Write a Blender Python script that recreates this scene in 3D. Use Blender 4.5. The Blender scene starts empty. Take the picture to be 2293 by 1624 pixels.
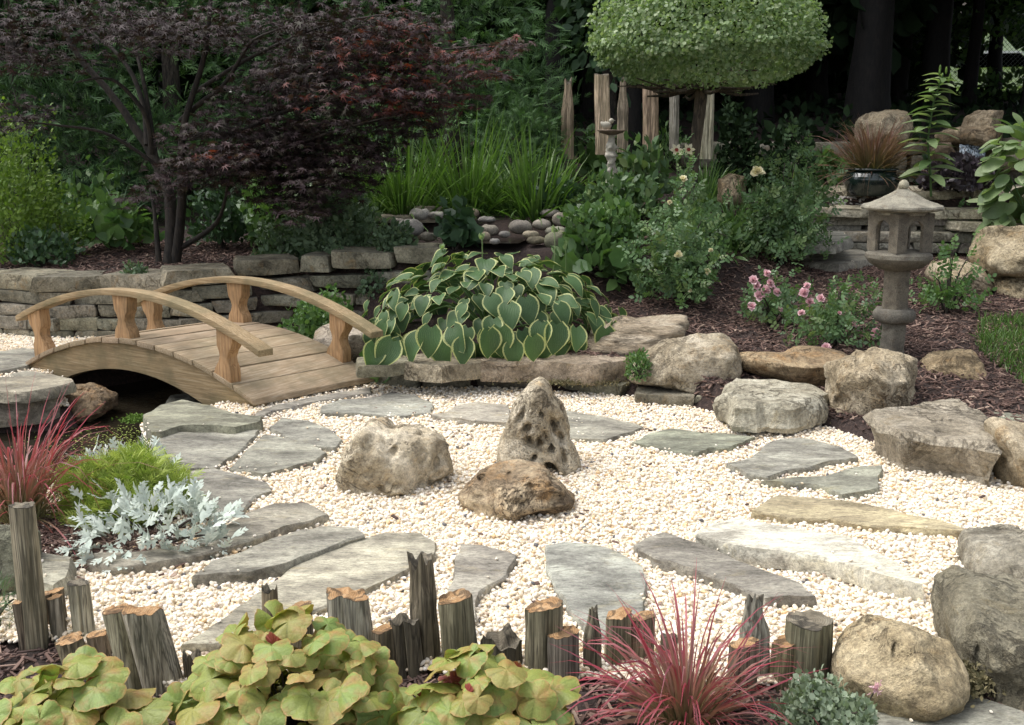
import bpy, bmesh, math, random
import numpy as np
from mathutils import Vector, Matrix, geometry as mgeo
sc = bpy.context.scene
R = math.radians
# ------------------------------------------------------------------ camera, sky, sun, exposure
FOC = 2459.0; CXI, CYI = 1146.5, 812.0; HC = 1.6; PITCH = R(12.0)
cam_d = bpy.data.cameras.new('camera'); cam = bpy.data.objects.new('camera', cam_d)
sc.collection.objects.link(cam); sc.camera = cam
cam_d.sensor_width = 36.0; cam_d.lens = 36.0*FOC/2293.0
cam_d.clip_start = 0.05; cam_d.clip_end = 900
cam.location = (0, 0, HC); cam.rotation_euler = (math.pi/2-PITCH, 0, 0)
world = bpy.data.worlds.new('World'); sc.world = world; world.use_nodes = True
wn = world.node_tree; bg = wn.nodes['Background']
SUN_EL, SUN_AZ = R(62), R(-78)        # azimuth from +Y towards +X (negative: behind left)
sky = wn.nodes.new('ShaderNodeTexSky'); sky.sky_type = 'NISHITA'; sky.sun_disc = False
sky.sun_elevation = SUN_EL; sky.sun_rotation = SUN_AZ; sky.dust_density = 4.0; sky.air_density = 1.0; sky.ozone_density = 1.0
hs = wn.nodes.new('ShaderNodeHueSaturation'); hs.inputs['Saturation'].default_value = 0.35
wn.links.new(sky.outputs[0], hs.inputs['Color']); wn.links.new(hs.outputs[0], bg.inputs['Color'])
bg.inputs['Strength'].default_value = 0.15
sd = bpy.data.lights.new('sun', 'SUN'); sun = bpy.data.objects.new('sun', sd); sc.collection.objects.link(sun)
sd.energy = 1.15; sd.angle = R(55); sd.color = (1.0, 0.98, 0.95)
sv = Vector((math.sin(SUN_AZ)*math.cos(SUN_EL), math.cos(SUN_AZ)*math.cos(SUN_EL), math.sin(SUN_EL)))
sun.rotation_euler = sv.to_track_quat('Z', 'Y').to_euler(); sun.location = sv*30
sc.view_settings.view_transform = 'Standard'; sc.view_settings.look = 'None'
sc.view_settings.gamma = 1.0; sc.view_settings.use_curve_mapping = False
sc.view_settings.exposure = 0.93
sc.cycles.use_denoising = True
sc.cycles.max_bounces = 8; sc.cycles.diffuse_bounces = 3; sc.cycles.glossy_bounces = 2
sc.cycles.transmission_bounces = 4; sc.cycles.transparent_max_bounces = 4
# ------------------------------------------------------------------ helpers
rng = np.random.default_rng(7); random.seed(7)
cP, sP = math.cos(PITCH), math.sin(PITCH)
def ray(px, py):
    x = (px-CXI)/FOC; v = (CYI-py)/FOC
    return (x, cP+v*sP, -sP+v*cP)
def P(px, py, z=0.0):
    d = ray(px, py); t = (z-HC)/d[2]; return np.array((d[0]*t, d[1]*t, z))
def PY(px, py, Y):
    d = ray(px, py); t = Y/d[1]; return np.array((d[0]*t, Y, HC+d[2]*t))
def hashf(ix, iy, iz):
    h = (ix.astype(np.int64)*374761393 + iy.astype(np.int64)*668265263 + iz.astype(np.int64)*1442695041) & 0xffffffff
    h = ((h ^ (h >> 13))*1274126177) & 0xffffffff
    h = h ^ (h >> 16)
    return (h & 0xffffff)/float(0x7fffff) - 1.0
def vnoise(p):
    i = np.floor(p); f = p-i; u = f*f*(3-2*f); i = i.astype(np.int64)
    out = 0
    for dx in (0, 1):
        for dy in (0, 1):
            for dz in (0, 1):
                w = (u[:, 0] if dx else 1-u[:, 0])*(u[:, 1] if dy else 1-u[:, 1])*(u[:, 2] if dz else 1-u[:, 2])
                out = out + w*hashf(i[:, 0]+dx, i[:, 1]+dy, i[:, 2]+dz)
    return out
def fbm(p, o=4, g=0.5):
    a = 1.0; s = 0; q = np.asarray(p, float).copy()
    for k in range(o):
        s = s + a*vnoise(q+17.3*k); q = q*2.03; a *= g
    return s
def ss(a, b, x): t = np.clip((x-a)/(b-a), 0, 1); return t*t*(3-2*t)
def link(o, parent=None):
    sc.collection.objects.link(o)
    if parent is not None: o.parent = parent
    return o
def mesh_np(name, V, polys, attrs=None, smooth=True):
    """polys: list of int arrays (n,k)"""
    me = bpy.data.meshes.new(name); V = np.asarray(V, np.float32)
    me.vertices.add(len(V)); me.vertices.foreach_set('co', V.ravel())
    tot = []; idx = []
    for a in polys:
        a = np.asarray(a, np.int32)
        if len(a) == 0: continue
        tot.append(np.full(len(a), a.shape[1], np.int32)); idx.append(a.ravel())
    tot = np.concatenate(tot); idx = np.concatenate(idx)
    st = np.concatenate(([0], np.cumsum(tot)[:-1])).astype(np.int32)
    me.loops.add(len(idx)); me.loops.foreach_set('vertex_index', idx)
    me.polygons.add(len(tot)); me.polygons.foreach_set('loop_start', st)
    try: me.polygons.foreach_set('loop_total', tot)
    except Exception: pass
    me.polygons.foreach_set('use_smooth', np.full(len(tot), smooth))
    for k, a in (attrs or {}).items():
        at = me.attributes.new(k, 'FLOAT', 'POINT'); at.data.foreach_set('value', np.asarray(a, np.float32))
    me.update(calc_edges=True); me.validate()
    return me
def obj(name, me, mat=None, parent=None, loc=None, **props):
    o = bpy.data.objects.new(name, me); link(o, parent)
    if mat is not None and len(me.materials) == 0: me.materials.append(mat)
    if loc is not None: o.location = loc
    for k, v in props.items(): o[k] = v
    return o
def tag(o, label=None, cat=None, group=None, kind=None):
    if label: o['label'] = label
    if cat: o['category'] = cat
    if group: o['group'] = group
    if kind: o['kind'] = kind
    return o
def empty(name, loc, label=None, cat=None, group=None, kind=None):
    o = bpy.data.objects.new(name, None); link(o); o.location = loc; o.empty_display_size = 0.1
    return tag(o, label, cat, group, kind)
def based(name, V, polys, mat, parent=None, base=None, attrs=None, smooth=True):
    """link a mesh whose origin sits at its base; V in world coords (parent's location is taken off)"""
    V = np.asarray(V, float)
    if base is None: base = np.array(((V[:, 0].min()+V[:, 0].max())/2, (V[:, 1].min()+V[:, 1].max())/2, V[:, 2].min()))
    me = mesh_np(name, V-base, polys, attrs, smooth)
    loc = np.array(base) - (np.array(parent.matrix_basis.translation) if parent is not None else 0)
    return obj(name, me, mat, parent, loc)
# ------------------------------------------------------------------ materials
def newmat(name):
    m = bpy.data.materials.new(name); m.use_nodes = True; nt = m.node_tree
    return m, nt, nt.nodes['Principled BSDF']
def nd(nt, t, **k):
    n = nt.nodes.new(t)
    for a, v in k.items():
        if a.startswith('i_'): n.inputs[a[2:]].default_value = v
        else: setattr(n, a, v)
    return n
def L(nt, a, b): nt.links.new(a, b)
def coords(nt, scale=(1, 1, 1), kind='Object'):
    tc = nd(nt, 'ShaderNodeTexCoord'); oi = nd(nt, 'ShaderNodeObjectInfo')
    ml = nd(nt, 'ShaderNodeMath', operation='MULTIPLY'); ml.inputs[1].default_value = 37.0
    L(nt, oi.outputs['Random'], ml.inputs[0])
    va = nd(nt, 'ShaderNodeVectorMath', operation='MULTIPLY_ADD'); va.inputs[1].default_value = scale
    L(nt, tc.outputs[kind], va.inputs[0]); L(nt, ml.outputs[0], va.inputs[2])
    return va.outputs[0], oi
def noise(nt, co, scale, detail=6, rough=0.6, dist=0.0):
    n = nd(nt, 'ShaderNodeTexNoise'); n.inputs['Scale'].default_value = scale
    n.inputs['Detail'].default_value = detail; n.inputs['Roughness'].default_value = rough
    n.inputs['Distortion'].default_value = dist
    if co is not None: L(nt, co, n.inputs['Vector'])
    return n.outputs[0]
def ramp(nt, f, stops, interp='LINEAR'):
    r = nd(nt, 'ShaderNodeValToRGB'); e = r.color_ramp.elements; r.color_ramp.interpolation = interp
    while len(e) < len(stops): e.new(0.5)
    for k, (p, c) in enumerate(stops):
        e[k].position = p; e[k].color = (*c, 1) if len(c) == 3 else c
    L(nt, f, r.inputs[0]); return r.outputs[0]
def mix(nt, f, a, b, mode='MIX'):
    m = nd(nt, 'ShaderNodeMix', data_type='RGBA', blend_type=mode)
    for s, v in ((m.inputs[0], f), (m.inputs[6], a), (m.inputs[7], b)):
        if hasattr(v, 'links'): L(nt, v, s)
        else: s.default_value = v if isinstance(v, (int, float)) else ((*v, 1) if len(v) == 3 else v)
    return m.outputs[2]
def math_(nt, op, a, b=None, c=None, clamp=False):
    m = nd(nt, 'ShaderNodeMath', operation=op, use_clamp=clamp)
    for s, v in zip(m.inputs, (a, b, c)):
        if v is None: continue
        if hasattr(v, 'links'): L(nt, v, s)
        else: s.default_value = v
    return m.outputs[0]
def bump(nt, h, bsdf, strength=0.5, dist=0.02):
    b = nd(nt, 'ShaderNodeBump'); b.inputs['Strength'].default_value = strength; b.inputs['Distance'].default_value = dist
    L(nt, h, b.inputs['Height']); L(nt, b.outputs[0], bsdf.inputs['Normal'])
def rock_mat(name, dark, midc, light, ochre, scale=(1, 1, 1), pits=0.5, bs=0.9, bd=0.03, ochre_lo=0.55, f=4.0, crev=.8):
    m, nt, b = newmat(name); co, oi = coords(nt, scale)
    n1 = noise(nt, co, f, 9, 0.68, 0.3)
    c = ramp(nt, n1, [(0.28, dark), (0.46, midc), (0.66, light), (0.8, tuple(min(1, v*1.25) for v in light))])
    n2 = noise(nt, co, f*1.7, 6, 0.7, 0.6)
    c = mix(nt, ramp(nt, n2, [(ochre_lo, (0, 0, 0)), (ochre_lo+0.16, (0.85,)*3)]), c, ochre)
    n3 = noise(nt, co, f*11, 5, 0.7)
    c = mix(nt, 0.75, c, ramp(nt, n3, [(0.3, (0.35,)*3), (0.5, (0.95,)*3), (0.72, (1.45,)*3)]), 'MULTIPLY')
    c = mix(nt, .55, c, ramp(nt, noise(nt, co, f*36, 3, .8), [(.32, (.45,)*3), (.5, (1,)*3), (.68, (1.4,)*3)]), 'MULTIPLY')
    vo = nd(nt, 'ShaderNodeTexVoronoi'); vo.inputs['Scale'].default_value = f*5; vo.inputs['Randomness'].default_value = 1
    vd = nd(nt, 'ShaderNodeVectorMath', operation='ADD'); nn = nd(nt, 'ShaderNodeTexNoise'); nn.inputs['Scale'].default_value = f*2
    L(nt, co, nn.inputs['Vector']); L(nt, co, vd.inputs[0]); L(nt, nn.outputs[1], vd.inputs[1]); L(nt, vd.outputs[0], vo.inputs['Vector'])
    msk = ramp(nt, noise(nt, co, f*0.9, 3, 0.5), [(0.5, (0, 0, 0)), (0.62, (1, 1, 1))])
    pit = ramp(nt, vo.outputs['Distance'], [(0.0, (1, 1, 1)), (0.22, (1, 1, 1)), (0.34, (0, 0, 0))])
    pit = math_(nt, 'MULTIPLY', math_(nt, 'MULTIPLY', pit, msk), pits)
    c = mix(nt, pit, c, tuple(v*0.4 for v in dark))
    c = mix(nt, 1.0, c, oi.outputs['Color'], 'MULTIPLY')
    L(nt, c, b.inputs['Base Color']); b.inputs['Roughness'].default_value = 0.9
    cr = math_(nt, 'ABSOLUTE', math_(nt, 'SUBTRACT', noise(nt, co, f*1.3, 7, .62, .8), .5)); cr = ramp(nt, cr, [(0, (0,)*3), (.028, (1,)*3)])
    cm = ramp(nt, noise(nt, co, f*.8, 3, .5), [(.42, (1,)*3), (.6, (0,)*3)]); cr = math_(nt, 'MAXIMUM', cr, cm)
    c = mix(nt, crev, c, ramp(nt, cr, [(0, (.3, .27, .23)), (1, (1,)*3)]), 'MULTIPLY'); L(nt, c, b.inputs['Base Color'])
    h = math_(nt, 'ADD', math_(nt, 'MULTIPLY', cr, crev*.5), math_(nt, 'MULTIPLY', n1, 1.8)); h = math_(nt, 'ADD', h, 0); h = math_(nt, 'ADD', h, math_(nt, 'MULTIPLY', n3, 0.6))
    h = math_(nt, 'SUBTRACT', math_(nt, 'ADD', h, math_(nt, 'MULTIPLY', n2, 0.5)), pit)
    bump(nt, h, b, bs, bd)
    return m
M = {}
M['tan'] = rock_mat('tan_limestone', (.13, .105, .07), (.33, .285, .21), (.55, .5, .41), (.32, .22, .11))
M['grey'] = rock_mat('grey_limestone', (.11, .1, .08), (.28, .26, .21), (.46, .44, .38), (.25, .2, .11), pits=.35, ochre_lo=.58)
M['brown'] = rock_mat('brown_rock', (.06, .042, .028), (.19, .14, .09), (.4, .32, .22), (.26, .155, .07), pits=.8, ochre_lo=.5)
M['strata'] = rock_mat('layered_limestone', (.14, .11, .07), (.36, .29, .2), (.55, .48, .37), (.3, .2, .1), scale=(.5, .5, 5), pits=.1, bs=1)
M['flag'] = rock_mat('flagstone', (.085, .078, .064), (.235, .22, .19), (.44, .42, .355), (.3, .26, .17), scale=(.7, 1.5, 1), pits=.0, bs=.8, bd=.008, ochre_lo=.57, f=4.5, crev=.35)
M['wallstone'] = rock_mat('wall_stone', (.06, .057, .042), (.175, .165, .125), (.32, .3, .235), (.2, .14, .07), pits=.1, bs=.8, bd=.012, ochre_lo=.56, f=6)
M['granite'] = rock_mat('lantern_granite', (.09, .085, .075), (.2, .19, .165), (.3, .29, .25), (.12, .09, .06), crev=.2, pits=.25, bs=.5, bd=.004, ochre_lo=.55, f=14)
M['river'] = rock_mat('river_stone', (.12, .11, .1), (.24, .225, .2), (.36, .34, .3), (.2, .17, .12), crev=0, pits=0, bs=.2, bd=.004, ochre_lo=.62, f=8)

def leaf_mat(name, stops, edge=None, rough=.45, transl=.3, tip=None, veins=0, wrinkle=0, ttint=(1.15, 1.3, .6), spec=.4, edge_at=(.83, .89)):
    """stops: colours chosen by the random value each leaf carries"""
    m, nt, b = newmat(name)
    oi = nd(nt, 'ShaderNodeObjectInfo'); at = nd(nt, 'ShaderNodeAttribute', attribute_name='rnd')
    f = math_(nt, 'FRACT', math_(nt, 'ADD', oi.outputs['Random'], at.outputs['Fac']))
    c = ramp(nt, f, [(k/(max(1, len(stops)-1)), s) for k, s in enumerate(stops)])
    tt = nd(nt, 'ShaderNodeAttribute', attribute_name='t')
    if tip is not None: c = mix(nt, ramp(nt, tt.outputs['Fac'], [(0.1, (0,)*3), (.65, (1,)*3)]), tip, c)
    co, _ = coords(nt)
    if edge is not None:
        e = nd(nt, 'ShaderNodeAttribute', attribute_name='e')
        ef = math_(nt, 'ADD', e.outputs['Fac'], math_(nt, 'MULTIPLY', math_(nt, 'SUBTRACT', noise(nt, co, 30, 3), .5), .22))
        c = mix(nt, ramp(nt, ef, [(edge_at[0], (0,)*3), (edge_at[1], (1,)*3)]), c, edge)
    if veins:
        vv = nd(nt, 'ShaderNodeAttribute', attribute_name='v')
        s = math_(nt, 'SINE', math_(nt, 'MULTIPLY', vv.outputs['Fac'], float(veins)))
        c = mix(nt, .5, c, ramp(nt, s, [(.0, (.62,)*3), (.45, (1,)*3), (1, (1.1,)*3)]), 'MULTIPLY')
        bump(nt, s, b, .35, .004)
    if wrinkle:
        vo = nd(nt, 'ShaderNodeTexVoronoi', feature='DISTANCE_TO_EDGE'); vo.inputs['Scale'].default_value = 7; L(nt, co, vo.inputs['Vector'])
        w_ = ramp(nt, vo.outputs['Distance'], [(0, (0,)*3), (.12, (1,)*3)]); c = mix(nt, .12, c, ramp(nt, w_, [(0, (.6, .65, .4)), (1, (1,)*3)]), 'MULTIPLY'); av = nd(nt, 'ShaderNodeAttribute', attribute_name='v'); sv_ = math_(nt, 'ABSOLUTE', math_(nt, 'SINE', math_(nt, 'MULTIPLY', av.outputs['Fac'], 2.7)))
        c = mix(nt, .55, c, ramp(nt, sv_, [(0, (.42, .48, .34)), (.2, (1,)*3)]), 'MULTIPLY'); c = mix(nt, ramp(nt, noise(nt, co, 2.2, 4), [(.48, (0,)*3), (.72, (.75,)*3)]), c, (.42, .2, .08)); bump(nt, math_(nt, 'ADD', math_(nt, 'MULTIPLY', sv_, .6), math_(nt, 'ADD', math_(nt, 'MULTIPLY', w_, .5), noise(nt, co, 9, 3))), b, .16, .03)
    c = mix(nt, .5, c, ramp(nt, noise(nt, co, 25, 3), [(.3, (.7,)*3), (.7, (1.2,)*3)]), 'MULTIPLY')
    L(nt, c, b.inputs['Base Color']); b.inputs['Roughness'].default_value = rough
    b.inputs['Specular IOR Level'].default_value = spec
    if transl > 0:
        tr = nd(nt, 'ShaderNodeBsdfTranslucent'); L(nt, mix(nt, 1.0, c, ttint, 'MULTIPLY'), tr.inputs['Color'])
        mx = nd(nt, 'ShaderNodeMixShader'); mx.inputs[0].default_value = transl
        L(nt, b.outputs[0], mx.inputs[1]); L(nt, tr.outputs[0], mx.inputs[2])
        L(nt, mx.outputs[0], nt.nodes['Material Output'].inputs['Surface'])
    return m
M['hosta'] = leaf_mat('hosta_leaf', [(.065, .13, .045), (.085, .16, .058), (.055, .11, .042), (.1, .185, .07)], edge=(.52, .55, .24), veins=46, transl=.2, rough=.45)
M['heuchera'] = leaf_mat('heuchera_leaf', [(.26, .31, .075), (.34, .36, .09), (.23, .32, .09), (.34, .28, .085), (.28, .35, .08), (.2, .29, .085)], edge=(.42, .28, .1), veins=0, rough=.5, edge_at=(.93, 1.1), transl=.25, wrinkle=1)
M['heuchera_red'] = leaf_mat('heuchera_red_leaf', [(.3, .05, .045), (.35, .1, .08), (.22, .04, .03)], edge=(.4, .2, .1), veins=30, edge_at=(.9, 1.0))
M['maple'] = leaf_mat('purple_maple_leaf', [(.035, .018, .02), (.024, .015, .015), (.045, .024, .028), (.034, .032, .016), (.055, .034, .038), (.03, .02, .018)], rough=.6, transl=.15, spec=.3)
M['maple_red'] = leaf_mat('red_maple_leaf', [(.055, .028, .03), (.075, .042, .045), (.045, .025, .028), (.17, .035, .02), (.07, .037, .042), (.06, .04, .03), (.05, .028, .034), (.09, .05, .055)], rough=.55, transl=.25, spec=.3)
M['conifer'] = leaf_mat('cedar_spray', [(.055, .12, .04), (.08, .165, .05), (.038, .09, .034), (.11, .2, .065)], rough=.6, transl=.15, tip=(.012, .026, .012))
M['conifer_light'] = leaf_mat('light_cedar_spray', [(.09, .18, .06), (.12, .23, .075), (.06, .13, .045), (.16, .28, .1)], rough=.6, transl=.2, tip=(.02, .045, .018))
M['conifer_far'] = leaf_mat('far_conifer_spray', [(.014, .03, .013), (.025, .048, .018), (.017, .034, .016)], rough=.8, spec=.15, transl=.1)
M['gold'] = leaf_mat('golden_shrub_leaf', [(.13, .22, .035), (.2, .3, .05), (.1, .18, .03), (.17, .27, .05)], rough=.5, transl=.3)
M['lime'] = leaf_mat('lime_needle', [(.36, .45, .09), (.48, .56, .15), (.2, .31, .05), (.42, .5, .1)], rough=.5, transl=.3, ttint=(1.05, 1.1, .7))
M['silver'] = leaf_mat('silver_leaf', [(.56, .62, .54), (.62, .68, .6), (.5, .57, .5), (.66, .7, .64)], rough=.75, transl=.2, spec=.2, ttint=(1, 1, 1))
M['redgrass'] = leaf_mat('red_grass_blade', [(.4, .06, .085), (.28, .04, .065), (.46, .14, .15), (.2, .035, .055), (.44, .22, .22), (.34, .05, .07)], rough=.4, transl=.35, tip=(.24, .26, .12), ttint=(1.1, .8, .8))
M['potgrass'] = leaf_mat('bronze_grass_blade', [(.22, .1, .08), (.16, .1, .07), (.28, .15, .12)], rough=.5, transl=.3, tip=(.1, .1, .04))
M['grass'] = leaf_mat('green_blade', [(.09, .18, .03), (.12, .22, .045), (.07, .14, .028), (.18, .27, .09)], rough=.4, transl=.3, tip=(.04, .085, .02))
M['green'] = leaf_mat('green_leaf', [(.095, .18, .055), (.13, .22, .07), (.07, .145, .05), (.17, .27, .095)], rough=.4, transl=.3)
M['rose'] = leaf_mat('rose_leaf', [(.1, .17, .075), (.13, .22, .09), (.075, .14, .06), (.19, .26, .1)], rough=.4, transl=.25)
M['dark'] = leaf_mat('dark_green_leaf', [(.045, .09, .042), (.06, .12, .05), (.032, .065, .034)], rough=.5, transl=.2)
M['nepeta'] = leaf_mat('grey_green_leaf', [(.1, .16, .085), (.135, .2, .11), (.08, .13, .07)], rough=.6, transl=.25)
M['topiary'] = leaf_mat('topiary_leaf', [(.16, .24, .1), (.26, .35, .17), (.1, .17, .065), (.36, .43, .25), (.2, .29, .12)], rough=.45, transl=.35)
M['sedum'] = leaf_mat('variegated_leaf', [(.2, .26, .17), (.3, .36, .25), (.16, .22, .14)], edge=(.5, .52, .4), rough=.5, transl=.2)
M['purple'] = leaf_mat('purple_heuchera_leaf', [(.045, .035, .045), (.07, .055, .065), (.035, .028, .035)], rough=.35, transl=.1)
M['moss'] = leaf_mat('moss', [(.08, .15, .02), (.12, .2, .03)], rough=.9, transl=.1)
M['drymoss'] = leaf_mat('dry_moss', [(.14, .12, .06), (.2, .17, .09), (.09, .085, .04)], rough=.9, transl=.1)
M['pink'] = leaf_mat('pink_petal', [(.82, .55, .57), (.85, .64, .65), (.76, .42, .47)], rough=.6, transl=.3, ttint=(1, .95, 1))
M['yellow'] = leaf_mat('cream_petal', [(.8, .74, .46), (.85, .8, .6)], rough=.6, transl=.3, ttint=(1, 1, .9))
M['throat'] = leaf_mat('dark_red_throat', [(.2, .03, .02), (.26, .04, .02)], rough=.6, transl=.1)
M['whitep'] = leaf_mat('white_petal', [(.8, .8, .76), (.75, .75, .75)], rough=.6, transl=.3)

def wood_mat(name, a, b_, c_, scale=(40, 40, 1.6), bs=.7, green=0, f=3.0, rings=0, rot=0, crack=.8):
    m, nt, b = newmat(name); co, oi = coords(nt)
    mp_ = nd(nt, 'ShaderNodeMapping', vector_type='TEXTURE'); mp_.inputs['Rotation'].default_value = (0, 0, rot); L(nt, co, mp_.inputs[0]); mv = nd(nt, 'ShaderNodeVectorMath', operation='MULTIPLY'); mv.inputs[1].default_value = scale; L(nt, mp_.outputs[0], mv.inputs[0]); co = mv.outputs[0]
    n = noise(nt, co, f, 7, .65, .4); co2, _ = coords(nt)
    n2 = noise(nt, co2, 6, 5, .6)
    c = ramp(nt, n, [(.3, a), (.5, b_), (.7, c_)])
    c = mix(nt, ramp(nt, n2, [(.45, (0,)*3), (.7, (.8,)*3)]), c, tuple(v*.6 for v in b_))
    ck = math_(nt, 'ABSOLUTE', math_(nt, 'SUBTRACT', noise(nt, co, f*.33, 3, .6, .3), .5)); c = mix(nt, crack, c, ramp(nt, ck, [(0, (.2,)*3), (.02, (.3,)*3), (.045, (1,)*3)]), 'MULTIPLY')
    if green: c = mix(nt, ramp(nt, noise(nt, co2, 3, 4), [(.45, (0,)*3), (.65, (green,)*3)]), c, (.12, .13, .06))
    c = mix(nt, 1.0, c, oi.outputs['Color'], 'MULTIPLY')
    L(nt, c, b.inputs['Base Color']); b.inputs['Roughness'].default_value = .85
    if rings:
        sx = nd(nt, 'ShaderNodeSeparateXYZ'); L(nt, co2, sx.inputs[0]); tc_ = nd(nt, 'ShaderNodeTexCoord'); cb = nd(nt, 'ShaderNodeVectorMath', operation='MULTIPLY'); cb.inputs[1].default_value = (1, 1, 0); L(nt, tc_.outputs['Object'], cb.inputs[0]); ln = nd(nt, 'ShaderNodeVectorMath', operation='LENGTH'); L(nt, cb.outputs[0], ln.inputs[0])
        rg = math_(nt, 'SINE', math_(nt, 'ADD', math_(nt, 'MULTIPLY', ln.outputs['Value'], 900), math_(nt, 'MULTIPLY', n2, 9)))
        c = mix(nt, .6, c, ramp(nt, rg, [(0, (.62,)*3), (.8, (1.1,)*3)]), 'MULTIPLY'); L(nt, c, b.inputs['Base Color'])
    bump(nt, n, b, bs, .008); return m
M['postwood'] = wood_mat('weathered_post_wood', (.08, .07, .055), (.32, .29, .24), (.56, .53, .46), green=.2, crack=.7)
M['cutwood'] = wood_mat('fresh_cut_wood', (.22, .115, .045), (.4, .235, .105), (.58, .41, .24), scale=(3, 3, 3), f=8, rings=1)
M['greycut'] = wood_mat('old_cut_wood', (.09, .075, .05), (.2, .17, .12), (.3, .27, .2), scale=(3, 3, 3), f=8, rings=1)
M['bark'] = wood_mat('bark', (.02, .016, .012), (.055, .043, .032), (.11, .09, .07), scale=(14, 14, 3))
M['bridge'] = wood_mat('bridge_wood', (.2, .14, .07), (.31, .22, .115), (.41, .315, .19), scale=(1.6, 34, 34), bs=.35, green=.35, rot=R(-30.8), crack=.2)
M['bridgepost'] = wood_mat('bridge_post_wood', (.22, .12, .05), (.4, .235, .11), (.48, .31, .17), scale=(26, 26, 2), bs=.35, green=.12, crack=.3)
M['deck'] = wood_mat('deck_plank_wood', (.22, .155, .09), (.31, .235, .15), (.42, .35, .26), scale=(30, 1.8, 30), bs=.3, green=.2, rot=R(-38), crack=.1)
def plain(name, col, rough=.6, metal=0, spec=.5, nscale=20, var=.3, bs=.2):
    m, nt, b = newmat(name); co, oi = coords(nt)
    n = noise(nt, co, nscale, 5, .6)
    c = ramp(nt, n, [(.3, tuple(v*(1-var) for v in col)), (.7, tuple(min(1, v*(1+var)) for v in col))])
    L(nt, c, b.inputs['Base Color']); b.inputs['Roughness'].default_value = rough; b.inputs['Metallic'].default_value = metal
    b.inputs['Specular IOR Level'].default_value = spec
    bump(nt, n, b, bs, .005); return m
M['glaze'] = plain('dark_green_glaze', (.012, .022, .02), .12, 0, .7, 6, .5, .05)
M['white'] = plain('white_siding', (.75, .76, .76), .6, nscale=3, var=.06)
M['wire'] = plain('galvanised_wire', (.25, .27, .25), .4, .8)
M['rubber'] = plain('black_strap', (.01, .01, .01), .6)
M['bath'] = plain('weathered_cast_stone', (.45, .42, .35), .8, nscale=12, var=.35, bs=.5)
M['bath_dark'] = plain('aged_basin_stone', (.2, .15, .11), .7, nscale=12, var=.45, bs=.5)
M['lawn_far'] = plain('far_lawn', (.2, .33, .05), .9, nscale=2, var=.3)
M['carpaint'] = plain('white_car_paint', (.75, .77, .8), .3, nscale=1, var=.03, bs=0)
M['glass'] = plain('dark_car_glass', (.02, .025, .03), .1, nscale=1, bs=0)
m, nt, b = newmat('soil_and_mulch'); co, oi = coords(nt)
n = noise(nt, co, 45, 8, .75); n2 = noise(nt, co, 3, 4, .6)
c = ramp(nt, n, [(.3, (.012, .008, .007)), (.5, (.045, .028, .023)), (.7, (.1, .065, .052))])
c = mix(nt, .6, c, ramp(nt, n2, [(.3, (.6,)*3), (.7, (1.2,)*3)]), 'MULTIPLY')
L(nt, c, b.inputs['Base Color']); b.inputs['Roughness'].default_value = .95; bump(nt, n, b, 1, .02); M['soil'] = m
m, nt, b = newmat('gravel_bed'); co, oi = coords(nt)
n = noise(nt, co, 60, 4, .7)
c = ramp(nt, n, [(.3, (.6, .5, .36)), (.6, (.82, .74, .6))]); L(nt, c, b.inputs['Base Color']); b.inputs['Roughness'].default_value = .95
bump(nt, n, b, 1, .01); M['gravelbed'] = m
m, nt, b = newmat('pebble'); oi = nd(nt, 'ShaderNodeObjectInfo'); co, _ = coords(nt)
c = ramp(nt, oi.outputs['Random'], [(0, (.8, .72, .58)), (.25, (.84, .78, .68)), (.45, (.76, .64, .46)), (.6, (.82, .74, .61)), (.75, (.87, .82, .75)),
    (.86, (.72, .52, .3)), (.9, (.9, .78, .62)), (.965, (.45, .36, .28)), (.985, (.13, .13, .14)), (1, (.6, .5, .4))], 'CONSTANT')
c = mix(nt, .35, c, ramp(nt, noise(nt, co, 1.5, 3), [(.35, (.75, .65, .5)), (.65, (1.05,)*3)]), 'MULTIPLY')
L(nt, c, b.inputs['Base Color']); b.inputs['Roughness'].default_value = .6; M['pebble'] = m
m, nt, b = newmat('grey_pebble'); oi = nd(nt, 'ShaderNodeObjectInfo')
c = ramp(nt, oi.outputs['Random'], [(0, (.3, .28, .25)), (.5, (.45, .42, .38)), (1, (.22, .21, .2))]); L(nt, c, b.inputs['Base Color']); M['greypebble'] = m
m, nt, b = newmat('mulch_chip'); oi = nd(nt, 'ShaderNodeObjectInfo')
c = ramp(nt, oi.outputs['Random'], [(0, (.045, .026, .021)), (.4, (.095, .055, .043)), (.7, (.15, .09, .07)), (.9, (.21, .135, .105)), (1, (.34, .25, .19))])
L(nt, c, b.inputs['Base Color']); b.inputs['Roughness'].default_value = .85; M['chip'] = m
m, nt, b = newmat('duckweed'); b.inputs['Base Color'].default_value = (.3, .38, .08, 1); M['duckweed'] = m
m, nt, b = newmat('dark_pond_water'); co, oi = coords(nt)
b.inputs['Base Color'].default_value = (.018, .015, .01, 1); b.inputs['Roughness'].default_value = .06; b.inputs['IOR'].default_value = 1.33
n = noise(nt, co, 14, 4, .6); bump(nt, n, b, .25, .01); M['water'] = m
m, nt, b = newmat('falling_water'); co, oi = coords(nt, (30, 30, 2))
n = noise(nt, co, 2, 4, .7); c = ramp(nt, n, [(.42, (.02, .025, .03)), (.62, (.3, .36, .42)), (.75, (.8, .85, .9))])
L(nt, c, b.inputs['Base Color']); b.inputs['Roughness'].default_value = .15; bump(nt, n, b, .6, .01); M['fall'] = m
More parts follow.
